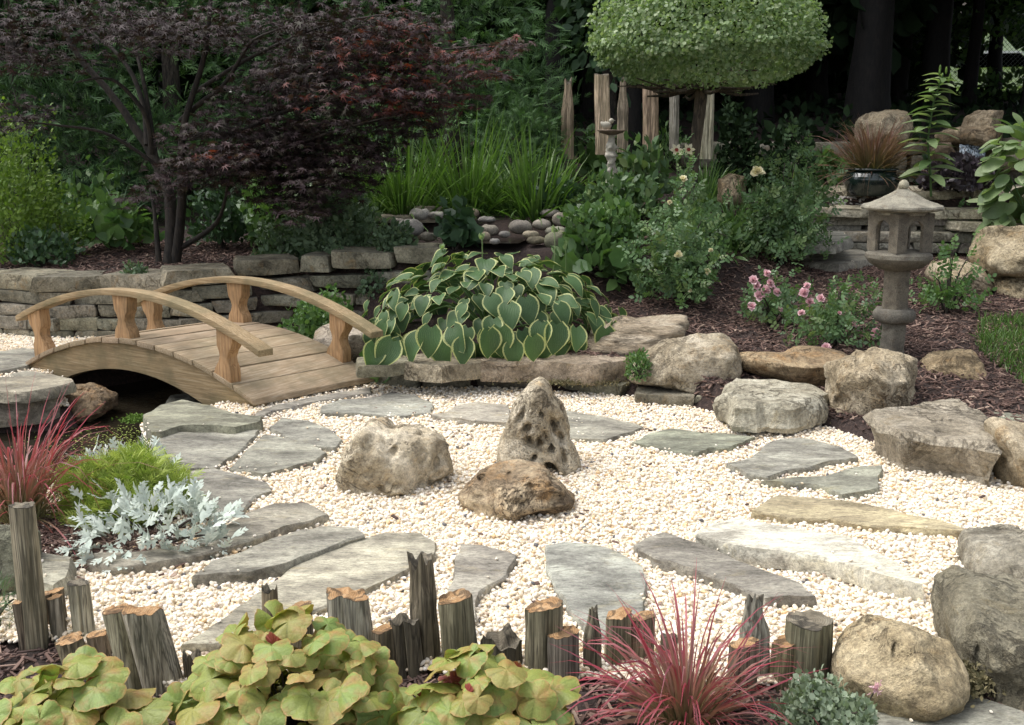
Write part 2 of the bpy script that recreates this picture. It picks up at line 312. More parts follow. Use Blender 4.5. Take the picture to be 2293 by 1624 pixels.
# ------------------------------------------------------------------ terrain
def wl(pts, z=0.0): return np.array([P(a, b, z)[:2] for a, b in pts])
BACK = wl([(-900, 735), (-300, 740), (0, 748), (110, 757), (200, 755), (430, 762), (620, 748), (800, 750), (838, 765), (850, 805), (905, 866), (950, 868), (1100, 866), (1410, 888), (1530, 905), (1620, 930), (1850, 955), (1940, 985), (2240, 1060)])
BACK = np.vstack([BACK, [[3.5, 4.9], [9, 4.9]]])
FRONT = wl([(-600, 1470), (40, 1430), (110, 1425), (240, 1480), (390, 1540), (450, 1500), (830, 1490), (1300, 1515), (1720, 1530), (1880, 1530), (2150, 1480), (2900, 1480)])
def yb(x): return np.interp(x, BACK[:, 0], BACK[:, 1])
def yf(x): return np.interp(x, FRONT[:, 0], FRONT[:, 1])
bO, bR, bF = P(60, 825)[:2], P(570, 914)[:2], P(838, 860)[:2]
bL = np.linalg.norm(bR-bO); bU = (bR-bO)/bL; bV = (bF-bR); bW = np.linalg.norm(bV); bV = bV/bW
pd = bV
POND = np.array([P(-200, 914)[:2], P(60, 908)[:2], P(150, 903)[:2], P(125, 868)[:2], P(60, 842)[:2], P(60, 842)[:2]+pd*1.4, P(450, 912)[:2]+pd*1.6, P(440, 915)[:2], P(395, 925)[:2], P(318, 945)[:2], P(335, 1000)[:2], P(290, 1045)[:2], P(130, 1075)[:2], P(-300, 1060)[:2]])
def sdpoly(x, y, poly):
    """signed distance, negative inside"""
    x = np.asarray(x, float); y = np.asarray(y, float); n = len(poly); dmin = np.full(x.shape, 1e9); ins = np.zeros(x.shape, bool)
    for i in range(n):
        a, b = poly[i], poly[(i+1) % n]; e = b-a
        t = np.clip(((x-a[0])*e[0]+(y-a[1])*e[1])/max(1e-12, e@e), 0, 1)
        dmin = np.minimum(dmin, np.hypot(x-a[0]-t*e[0], y-a[1]-t*e[1]))
        c = ((a[1] > y) != (b[1] > y)) & (x < e[0]*(y-a[1])/(e[1] if abs(e[1]) > 1e-12 else 1e-12)+a[0]); ins ^= c
    return np.where(ins, -dmin, dmin)
def T(x, y):
    x = np.asarray(x, float); y = np.asarray(y, float); shp = x.shape; x = x.ravel(); y = y.ravel()
    d = y-yb(x); a = x/np.maximum(y, 1)
    hl = .43*ss(.04, .2, d)+.05*np.clip(d, 0, 3)+.35*ss(2.5, 6, d)
    hm = .19*ss(.04, .2, d)+.06*np.clip(d, 0, 4)+.35*ss(8.35, 8.8, y)+.12*ss(9.3, 9.8, y)+.3*ss(11.3, 13, y)
    hr = .02*ss(.0, .2, d)+.095*np.clip(d, 0, 4.2)+.5*ss(10.75, 10.9, y)+.45*ss(12.3, 12.7, y)+.2*ss(13, 15, y)
    wl_ = 1-ss(-.2, -.13, a); wr = ss(.13, .3, a)
    h = hl*wl_+hm*(1-wl_)*(1-wr)+hr*wr
    h = h*ss(0, .03, d)-.035*(1-ss(0, .03, d))
    far = ss(14, 19, y); h = h*(1-far)+far*(1.95+.1*np.clip(y-19, 0, 4))
    n = vnoise(np.stack([x*1.7, y*1.7, x*0], 1))*.02+vnoise(np.stack([x*6, y*6, x*0], 1))*.008
    h = h+np.where(d > .1, n, n*.25)
    ft = ss(.05, -.1, yf(x)-y) if False else ss(0, .15, yf(x)-y)
    h = h+ft*(.03+n)
    sp = sdpoly(x, y, POND)
    h = h-.34*ss(.0, -.14, sp)*(d < .6)
    return h.reshape(shp)
def G(px, py):
    """where the ray through a point of the picture meets the ground"""
    d = ray(px, py); ts = np.arange(2.0, 40, .02); X = d[0]*ts; Y = d[1]*ts; Z = HC+d[2]*ts
    k = np.argmax(Z <= T(X, Y)) if (Z <= T(X, Y)).any() else len(ts)-1
    return np.array((X[k], Y[k], float(T(X[k], Y[k]))))
def axis(fine0, fine1, st, lo, hi):
    a = list(np.arange(fine0, fine1, st)); v = fine1; s = st
    while v < hi: a.append(v); s *= 1.25; v += s
    v = fine0; s = st; b = []
    while v > lo: s *= 1.25; v -= s; b.append(v)
    return np.array(b[::-1]+a)
xs = axis(-5.6, 5.6, .05, -250, 250); ys = axis(1.6, 12.9, .05, -120, 320)
XX, YY = np.meshgrid(xs, ys); ZZ = T(XX, YY); nx, ny = len(xs), len(ys)
idx = np.arange(nx*ny).reshape(ny, nx)
q = np.stack([idx[:-1, :-1].ravel(), idx[:-1, 1:].ravel(), idx[1:, 1:].ravel(), idx[1:, :-1].ravel()], 1)
ground = obj('ground', mesh_np('ground', np.stack([XX.ravel(), YY.ravel(), ZZ.ravel()], 1), [q]), M['soil'], kind='structure')
# gravel underlay: cells of the court, 4 mm and more above the soil sheet
cx = (XX[:-1, :-1]+XX[1:, 1:]).ravel()/2; cy = (YY[:-1, :-1]+YY[1:, 1:]).ravel()/2
inc = (cy < yb(cx)-.07) & (cy > yf(cx)+.03) & (sdpoly(cx, cy, POND) > .03) & (abs(cx) < 5.4) & (cy < 9) & ((cx < 2.55) | (cy > 5.2))
def GZ(x, y): return T(x, y)+.028
used = np.unique(q[inc]); remap = np.full(nx*ny, -1); remap[used] = np.arange(len(used))
gv = np.stack([XX.ravel()[used], YY.ravel()[used], ZZ.ravel()[used]+.0265], 1)
obj('gravel_court', mesh_np('gravel_court', gv, [remap[q[inc]]]), M['gravelbed'], kind='structure')

def scatter(name, pts, prim, mat, scl_min, scl_max, tilt, base_scale, label=None, seed=0, smooth=True):
    """countless small pieces: a point mesh with a geometry-node primitive on every point"""
    me = bpy.data.meshes.new(name); me.vertices.add(len(pts)); me.vertices.foreach_set('co', np.asarray(pts, np.float32).ravel()); me.update()
    o = obj(name, me, None, None, kind='stuff'); me.materials.append(mat)
    if label: o['label'] = label
    ng = bpy.data.node_groups.new(name, 'GeometryNodeTree')
    ng.interface.new_socket('Geometry', in_out='INPUT', socket_type='NodeSocketGeometry')
    ng.interface.new_socket('Geometry', in_out='OUTPUT', socket_type='NodeSocketGeometry')
    N = ng.nodes; gi = N.new('NodeGroupInput'); go = N.new('NodeGroupOutput')
    mp = N.new('GeometryNodeMeshToPoints'); ng.links.new(gi.outputs[0], mp.inputs[0])
    if prim == 'pebble':
        pr = N.new('GeometryNodeMeshIcoSphere'); pr.inputs['Radius'].default_value = 1; pr.inputs['Subdivisions'].default_value = 2
    elif prim == 'disc':
        pr = N.new('GeometryNodeMeshCircle'); pr.fill_type = 'NGON'; pr.inputs['Vertices'].default_value = 7; pr.inputs['Radius'].default_value = 1
    else:
        pr = N.new('GeometryNodeMeshCube'); pr.inputs['Size'].default_value = (2, 2, 2)
    tf = N.new('GeometryNodeTransform'); tf.inputs['Scale'].default_value = base_scale; ng.links.new(pr.outputs[0], tf.inputs[0])
    sm = N.new('GeometryNodeSetShadeSmooth'); sm.inputs['Shade Smooth'].default_value = smooth; ng.links.new(tf.outputs[0], sm.inputs[0])
    st = N.new('GeometryNodeSetMaterial'); st.inputs['Material'].default_value = mat; ng.links.new(sm.outputs[0], st.inputs[0])
    ip = N.new('GeometryNodeInstanceOnPoints'); ng.links.new(mp.outputs[0], ip.inputs['Points']); ng.links.new(st.outputs[0], ip.inputs['Instance'])
    rr = N.new('FunctionNodeRandomValue'); rr.data_type = 'FLOAT_VECTOR'; rr.inputs[0].default_value = (-tilt, -tilt, 0); rr.inputs[1].default_value = (tilt, tilt, 6.283); rr.inputs['Seed'].default_value = seed
    rs = N.new('FunctionNodeRandomValue'); rs.data_type = 'FLOAT_VECTOR'; rs.inputs[0].default_value = scl_min; rs.inputs[1].default_value = scl_max; rs.inputs['Seed'].default_value = seed+5
    ng.links.new(rr.outputs[0], ip.inputs['Rotation']); ng.links.new(rs.outputs[0], ip.inputs['Scale'])
    ng.links.new(ip.outputs[0], go.inputs[0])
    md = o.modifiers.new('scatter', 'NODES'); md.node_group = ng
    return o
def hexpts(x0, x1, y0, y1, s, jit):
    gx, gy = np.meshgrid(np.arange(x0, x1, s), np.arange(y0, y1, s*.866)); gx = gx+(np.arange(gx.shape[0]) % 2)[:, None]*s/2
    p = np.stack([gx.ravel(), gy.ravel()], 1); return p+rng.uniform(-jit, jit, p.shape)*s
def inview(p, m=.35): return (np.abs(p[:, 0]) < p[:, 1]*.49+m)
p = hexpts(-5, 4.6, 2.9, 8.8, .0134, .4)
k = inview(p, .8) & ((p[:, 0] < 2.58) | (p[:, 1] > 5.2)) & (p[:, 1] < yb(p[:, 0])+.0) & (p[:, 1] > yf(p[:, 0])+.0) & (sdpoly(p[:, 0], p[:, 1], POND) > -.01)
p = p[k]; z = GZ(p[:, 0], p[:, 1])+rng.uniform(-.006, .006, len(p))
scatter('gravel', np.column_stack([p, z]), 'pebble', M['pebble'], (.65, .65, .65), (1.3, 1.25, 1.2), .5, (.0096, .0075, .0062), seed=1)
e = p[rng.random(len(p)) < .16]; 
scatter('gravel', np.column_stack([e, GZ(e[:, 0], e[:, 1])+.012+rng.uniform(-.003, .004, len(e))]), 'pebble', M['pebble'], (.7, .7, .7), (1.3, 1.2, 1.2), .6, (.0102, .0079, .0066), seed=2)
# mulch: back bed on the right, front bed, soil of the left bed
def chips(name, n, box, cond, s=1.0, seed=3):
    p = np.column_stack([rng.uniform(box[0], box[1], n), rng.uniform(box[2], box[3], n)]); p = p[cond(p) & inview(p)]
    z = T(p[:, 0], p[:, 1])+rng.uniform(0, .016, len(p))
    return scatter(name, np.column_stack([p, z]), 'chip', M['chip'], (.4*s, .6*s, .5*s), (1.7*s, 1.5*s, 1.4*s), .45, (.019, .0034, .0022), seed=seed, smooth=False)
chips('mulch', 46000, (.2, 5.6, 4.8, 11), lambda p: (p[:, 1] > yb(p[:, 0])+.1) & (p[:, 0]/p[:, 1] > .05), 1.15)
chips('mulch', 24000, (-2.2, 4.2, 2.3, 5), lambda p: (p[:, 1] < yf(p[:, 0])+.03) | (p[:, 0] > 2.56), 1.05, 4)
chips('mulch', 9000, (-5.5, -1, 8.4, 10.5), lambda p: (p[:, 1] > yb(p[:, 0])+.25), 1.2, 8)
p = P(165, 1205)[:2]; q_ = rng.normal(0, 1, (2600, 2))*[.2, .16]+p; q_ = q_[(q_[:, 0] < -1.2)]
scatter('mulch', np.column_stack([q_, T(q_[:, 0], q_[:, 1])+.03+rng.uniform(0, .02, len(q_))]), 'chip', M['chip'], (.4, .6, .5), (1.6, 1.4, 1.4), .5, (.019, .0034, .0022), seed=6, smooth=False)
# pond
pw = POND-POND.mean(0); po = POND.mean(0)+pw*1.0
obj('pond_water', mesh_np('pond_water', np.column_stack([po, np.full(len(po), -.15)]), [np.arange(len(po))[None, :]]), M['water'], kind='structure')
q_ = np.column_stack([rng.uniform(-4, -1.7, 9000), rng.uniform(4.8, 6.4, 9000)])
dn = vnoise(np.column_stack([q_*3.2, q_[:, 0]*0+3])); cen = np.hypot(q_[:, 0]-P(270, 985, -.15)[0], q_[:, 1]-P(270, 985, -.15)[1])
k = (sdpoly(q_[:, 0], q_[:, 1], POND) < -.03) & ((rng.random(9000) < np.exp(-(cen/.28)**2)*1.0) | (dn > .75))
scatter('duckweed', np.column_stack([q_[k], np.full(k.sum(), -.1465)]), 'disc', M['duckweed'], (.5, .5, 1), (1.3, 1.3, 1), .02, (.0045, .0045, 1), seed=9, smooth=False)

# ------------------------------------------------------------------ stone builders
_ico = {}
def ico(n):
    if n not in _ico:
        bm = bmesh.new(); bmesh.ops.create_icosphere(bm, subdivisions=n, radius=1)
        V = np.array([v.co[:] for v in bm.verts]); F = np.array([[v.index for v in f.verts] for f in bm.faces]); bm.free(); _ico[n] = (V, F)
    return _ico[n]
def boulder(label, outline, depth, z0=0.0, mat='tan', tint=(1, 1, 1), seed=0, cuts=7, amp=.06, strata=0, pits=(), sub=5, name='boulder', cat='boulder', lean=0, e=.75, group=None, yc=None, cutz=1):
    r = np.random.default_rng(seed+100); o = np.array(outline, float); yb_ = o[:, 1].max()
    mids = o[o[:, 1] > yb_-12]; Yf = P(mids[:, 0].mean(), yb_, z0)[1]; Yc = yc if yc else Yf+depth*.7
    W = np.array([PY(a, b, Yc) for a, b in o]); c = np.array([(W[:, 0].min()+W[:, 0].max())/2, Yc, (W[:, 2].min()*.5+W[:, 2].max()*.5)])
    # radius around the centre for every angle
    th = np.linspace(-math.pi, math.pi, 181); Rr = np.zeros(181); px = W[:, 0]-c[0]; pz = W[:, 2]-c[2]; n = len(px)
    for k, t in enumerate(th):
        dx, dz = math.cos(t), math.sin(t); best = 0
        for i in range(n):
            x1, z1, x2, z2 = px[i], pz[i], px[(i+1) % n], pz[(i+1) % n]; ex, ez = x2-x1, z2-z1; den = dx*ez-dz*ex
            if abs(den) < 1e-9: continue
            s = (x1*ez-z1*ex)/den; u = (x1*dz-z1*dx)/den
            if s > 0 and -1e-6 <= u <= 1+1e-6: best = max(best, s)
        Rr[k] = best
    Rr = np.convolve(np.concatenate([Rr[-4:-1], Rr, Rr[1:4]]), [.1, .2, .4, .2, .1], 'same')[3:-3]
    V, F = ico(sub); V = V.copy(); size = Rr.mean()
    d = V.copy(); rho = np.hypot(d[:, 0], d[:, 2])+1e-9; theta = np.arctan2(d[:, 2], d[:, 0])
    Ri = np.interp(theta, th, Rr); s = rho**e
    p = np.stack([d[:, 0]/rho*s, np.sign(d[:, 1])*np.abs(d[:, 1])**e, d[:, 2]/rho*s], 1)
    for k in range(cuts):                                # flat facets
        nn = np.array([r.uniform(-.8, .8), -r.uniform(.3, 1), r.uniform(-.3, 1)]) if k % 3 else np.array([r.uniform(-.5, .5), r.uniform(-.5, .5), 1])
        nn[2] *= cutz; nn /= np.linalg.norm(nn); off = r.uniform(.68, .88); q = p@nn; p = p-np.outer(np.maximum(0, q-off)*.92, nn)
    out = np.stack([p[:, 0]*Ri, p[:, 1]*depth, p[:, 2]*Ri], 1)
    sp = out/size*1.3+seed*7.7
    if strata: sp = out/size*np.array([.8, .8, 3.2])+seed*7.7
    nrm = d/np.linalg.norm(d, axis=1)[:, None]
    disp = amp*size*(fbm(sp, 5, .55)*.6-.7*np.abs(fbm(sp*1.4+9, 4, .5))+.25)+(.022*size*(1-2*np.abs(fbm(sp*4.5+3, 4, .6))) if sub > 3 else 0)
    if strata:
        zz = out[:, 2]/size*strata+fbm(sp*.6, 2)*.35; fr = zz-np.floor(zz)
        disp = disp+amp*size*.9*(np.where(fr > .25, 1, fr/.25)*.6-.3+hashf(np.floor(zz).astype(int), np.zeros(len(zz), int), np.zeros(len(zz), int))*.5)
        nrm = nrm*np.array([1, 1, .25])
    out = out+nrm*disp[:, None]
    out[:, 1] += lean*(out[:, 2])
    out = out+c
    for (qx, qy, rad, dep) in pits:                       # weathered holes: sunk where they show on the face
        h = PY(qx, qy, Yc-depth*.5); rr = rad*Yc/FOC*r.uniform(.55, 1.35); ve = r.uniform(1, 2.6); tl_ = r.uniform(-.5, .5)
        front = out[:, 1] < c[1]
        sc_ = np.exp(-(((out[:, 0]-h[0]*(out[:, 1]/h[1])-tl_*(out[:, 2]-h[2]))/rr)**2+(((out[:, 2]-h[2]))/(rr*ve))**2)**1.5)*front
        out[:, 1] += sc_*dep
    m_ = M[mat] if isinstance(mat, str) else mat
    ob = based(name, out, [F], m_, None, np.array((c[0], c[1], out[:, 2].min())))
    ob.color = (*tint, 1); tag(ob, label, cat, group)
    return ob
def resample(poly, s):
    out = []; n = len(poly)
    for i in range(n):
        a, b = poly[i], poly[(i+1) % n]; k = max(1, int(np.linalg.norm(b-a)/s))
        for j in range(k): out.append(a+(b-a)*j/k)
    return np.array(out)
def slab_mesh(poly, ztop, thick, r, s=.035, jit=.012, bumps=.006, flare=.01, edge=.006, tilt=(0, 0)):
    poly = resample(np.asarray(poly, float), s); n = len(poly)
    c = poly.mean(0); q3 = np.column_stack([poly*7, np.full(n, r.uniform(0, 99))])
    poly = poly+np.column_stack([vnoise(q3*1.7), vnoise(q3*1.7+31)])*jit+np.column_stack([vnoise(q3*5), vnoise(q3*5+13)])*jit*.4
    area = 0.5*abs(np.dot(poly[:, 0], np.roll(poly[:, 1], 1))-np.dot(poly[:, 1], np.roll(poly[:, 0], 1)))
    g = max(.035, math.sqrt(area)/14); gx, gy = np.meshgrid(np.arange(poly[:, 0].min(), poly[:, 0].max(), g), np.arange(poly[:, 1].min(), poly[:, 1].max(), g))
    ip = np.column_stack([gx.ravel(), gy.ravel()])+r.uniform(-.3, .3, (gx.size, 2))*g; ip = ip[sdpoly(ip[:, 0], ip[:, 1], poly) < -g*.55]
    # inner rim, a little inside the edge
    tn = np.roll(poly, -1, 0)-np.roll(poly, 1, 0); tn /= np.linalg.norm(tn, axis=1)[:, None]+1e-9; nr = np.column_stack([tn[:, 1], -tn[:, 0]])
    sgn = 1 if (np.dot(poly[:, 0], np.roll(poly[:, 1], -1))-np.dot(poly[:, 1], np.roll(poly[:, 0], -1))) > 0 else -1; nr = nr*sgn
    rim = poly-nr*edge
    pts = np.vstack([rim, ip]); vv, ee, ff, *_ = mgeo.delaunay_2d_cdt([Vector(a) for a in pts], [], [list(range(n))], 1, 1e-6)
    T2 = np.array([v[:] for v in vv]); nt_ = len(T2); sd0 = r.uniform(0, 99)
    def zt(a): return ztop+bumps*fbm(np.column_stack([a*5, np.full(len(a), sd0)]), 3)+tilt[0]*(a[:, 0]-c[0])+tilt[1]*(a[:, 1]-c[1])
    # match rim indices
    same = nt_ >= n and np.allclose(T2[:n], rim, atol=1e-4)
    V = [np.column_stack([T2, zt(T2)])]; F3 = np.array([f for f in ff if len(f) == 3]); 
    zr = zt(rim); rows = [(0.0, .0, rim, zr)]
    base = nt_; lv = [(0, .16), (.5, .45), (1., .8), (.6, 1.0)]
    Fq = []; prev = np.arange(n) if same else None
    if not same:
        V.append(np.column_stack([rim, zr])); prev = base+np.arange(n); base += n
    for fl, dz in lv:
        off = flare*fl+vnoise(np.column_stack([poly*14, np.full(n, dz*9+sd0)]))*jit*.7
        ring = np.column_stack([poly+nr*off[:, None], zr-thick*dz]); V.append(ring); cur = base+np.arange(n); base += n
        a, b_, c_, d_ = prev, np.roll(prev, -1), np.roll(cur, -1), cur
        Fq.append(np.stack([a, d_, c_, b_], 1) if sgn > 0 else np.stack([a, b_, c_, d_], 1)); prev = cur
    return np.vstack(V), [F3, np.vstack(Fq)]
def slab(label, px, ztop=.05, thick=.06, tint=(1, 1, 1), mat='flag', name='flagstone', cat='flagstone', seed=0, group=None, parent=None, **kw):
    r = np.random.default_rng(seed+7); poly = np.array([P(a, b, ztop)[:2] for a, b in px])
    V, F = slab_mesh(poly, ztop, thick, r, **kw); me_flat = False
    ob = based(name, V, F, M[mat], parent, None); ob.color = (*tint, 1)
    # crisp arrises: shade the sides and top apart
    me = ob.data
    try:
        me.set_sharp_from_angle(angle=R(38))
    except Exception: pass
    if parent is None: tag(ob, label, cat, group)
    return ob
def cubeV(n=5):
    bm = bmesh.new(); bmesh.ops.create_cube(bm, size=2); bmesh.ops.subdivide_edges(bm, edges=bm.edges[:], cuts=n-1, use_grid_fill=True)
    V = np.array([v.co[:] for v in bm.verts]); F = np.array([[v.index for v in f.verts] for f in bm.faces]); bm.free(); return V, F
_cv = cubeV(5)
def block(l, d, h, r, k=18, amp=.12):
    V, F = _cv; V = V.copy(); q = V/(np.sum(np.abs(V)**k, 1)**(1/k))[:, None]
    a = r.uniform(-.12, .12, 6); s = r.uniform(0, 99)
    q[:, 0] *= 1+a[0]*q[:, 2]+a[1]*q[:, 1]; q[:, 2] *= 1+a[2]*q[:, 0]; q[:, 2] += a[3]*.6*q[:, 0]
    q = q*np.array([l, d, h])/2
    nn = np.column_stack([fbm(q*9+s, 3), fbm(q*9+s+50, 3), fbm(q*9+s+90, 3)])
    return q+nn*amp*np.array([.12, .14, .06])*min(1, .5+l), F
def wall_run(parent, line, z0, courses, r, lens=(.16, .48), depth=.3, batter=.02, mat='wallstone', tops=None, capd=None):
    line = np.asarray(line); seg = np.linalg.norm(np.diff(line, axis=0), axis=1); cum = np.concatenate([[0], np.cumsum(seg)]); z = z0
    for ci, hh in enumerate(courses):
        s = r.uniform(-.2, 0); cap = ci == len(courses)-1; 
        while s < cum[-1]:
            l = r.uniform(*lens)*(1.25 if cap and capd else 1); m_ = s+l/2
            if m_ > cum[-1]: break
            a = np.array([np.interp(m_-.05, cum, line[:, 0]), np.interp(m_-.05, cum, line[:, 1])]); b = np.array([np.interp(m_+.05, cum, line[:, 0]), np.interp(m_+.05, cum, line[:, 1])])
            t = (b-a)/np.linalg.norm(b-a); nrm = np.array([-t[1], t[0]]); mid = (a+b)/2; dd = capd if (cap and capd) else depth
            hj = hh*r.uniform(.88, 1.04)
            V, F = block(l-.004, dd, hj, r); cc = mid+nrm*(dd/2+batter*ci+r.uniform(-.02, .02)-(.03 if cap and capd else 0)); ang = math.atan2(t[1], t[0])+r.uniform(-.04, .04)
            Rm = np.array([[math.cos(ang), -math.sin(ang), 0], [math.sin(ang), math.cos(ang), 0], [0, 0, 1]])
            zb = z+(tops(m_)*ci/(len(courses)-1) if tops else 0)
            V = V@Rm.T+np.array([cc[0], cc[1], zb+hh/2])
            ob = based('stone', V, [F], M[mat], parent); w = r.uniform(.75, 1.2); ob.color = (w*r.uniform(.97, 1.06), w, w*r.uniform(.9, 1.03), 1)
            ob.data.set_sharp_from_angle(angle=R(32))
            s += l
        z += hh
# ------------------------------------------------------------------ dry stone walls
r = np.random.default_rng(11)
lw = wl([(-420, 742), (0, 748), (110, 757), (200, 755), (430, 762), (620, 748), (760, 752), (900, 754), (1010, 756)])
w1 = empty('dry_stone_wall', (*lw.mean(0), 0), 'mossy dry stone retaining wall of flat grey brown stones behind the wooden bridge', 'stone wall')
wall_run(w1, lw, -.05, [.1, .1, .095, .105, .13], r, lens=(.16, .5), capd=.42, tops=lambda s: .09*max(0, s-2.6)**1.0)
uw = [G(840, 562)[:2]+[0, .0], G(900, 560)[:2], G(960, 560)[:2], G(1020, 556)[:2]]
uw = np.array([[u[0], 9.35] for u in uw]); 
w2 = empty('dry_stone_wall', (*uw.mean(0), .5), 'short stack of flat stones holding the upper pond edge behind the big hosta', 'stone wall')
wall_run(w2, uw, .45, [.09, .09, .08], r, lens=(.14, .34), depth=.3)
mw = wl([(868, 862), (950, 868), (1100, 866), (1280, 876), (1412, 890)])
w3 = empty('low_stone_wall', (*mw.mean(0), 0), 'low edging wall of long pinkish stone slabs under the hosta', 'stone wall')
wall_run(w3, mw, -.05, [.12], r, lens=(.25, .6), depth=.3)
for k, (px_, tn) in enumerate([([(800, 800), (925, 783), (930, 812), (800, 822)], (.7, .68, .55)), ([(900, 795), (1000, 785), (1082, 788), (1078, 812), (990, 822), (905, 815)], (.95, .85, .7)),
                              ([(1070, 785), (1240, 782), (1400, 788), (1409, 806), (1330, 818), (1200, 808), (1075, 812)], (1.15, .98, .85))]):
    slab(None, px_, .2, [.07, .1, .125][k], tint=tn, mat='grey', name='slab', parent=w3, seed=40+k, jit=.012, flare=.008, edge=.008, s=.04)
mw2 = wl([(1435, 905), (1530, 908), (1625, 915)])
wall_run(w3, mw2, -.04, [.1], r, lens=(.25, .4), depth=.3)
# terrace ledges upper right
tw = np.array([[2.75, 10.35], [3.3, 10.3], [3.9, 10.25], [5.6, 10.2]])
w4 = empty('terrace_ledges', (4, 10.4, .5), 'stepped ledge wall of pale flat stones behind the stone lantern, upper right', 'stone wall')
wall_run(w4, tw, .46, [.1, .1], r, lens=(.3, .7), depth=.35, mat='grey')
tw = tw+[.0, .22]; wall_run(w4, tw, .6, [.1, .1], r, lens=(.3, .75), depth=.4, mat='grey', capd=.45)
w5 = empty('stone_wall', (3, 12.4, 1.1), 'low dark stone wall in the shade behind the potted grass', 'stone wall')
wall_run(w5, [[1.9, 12.45], [3, 12.3], [4.2, 12.3], [6.2, 12.2]], 1.02, [.15, .15, .14], r, lens=(.3, .7), depth=.35, mat='wallstone')
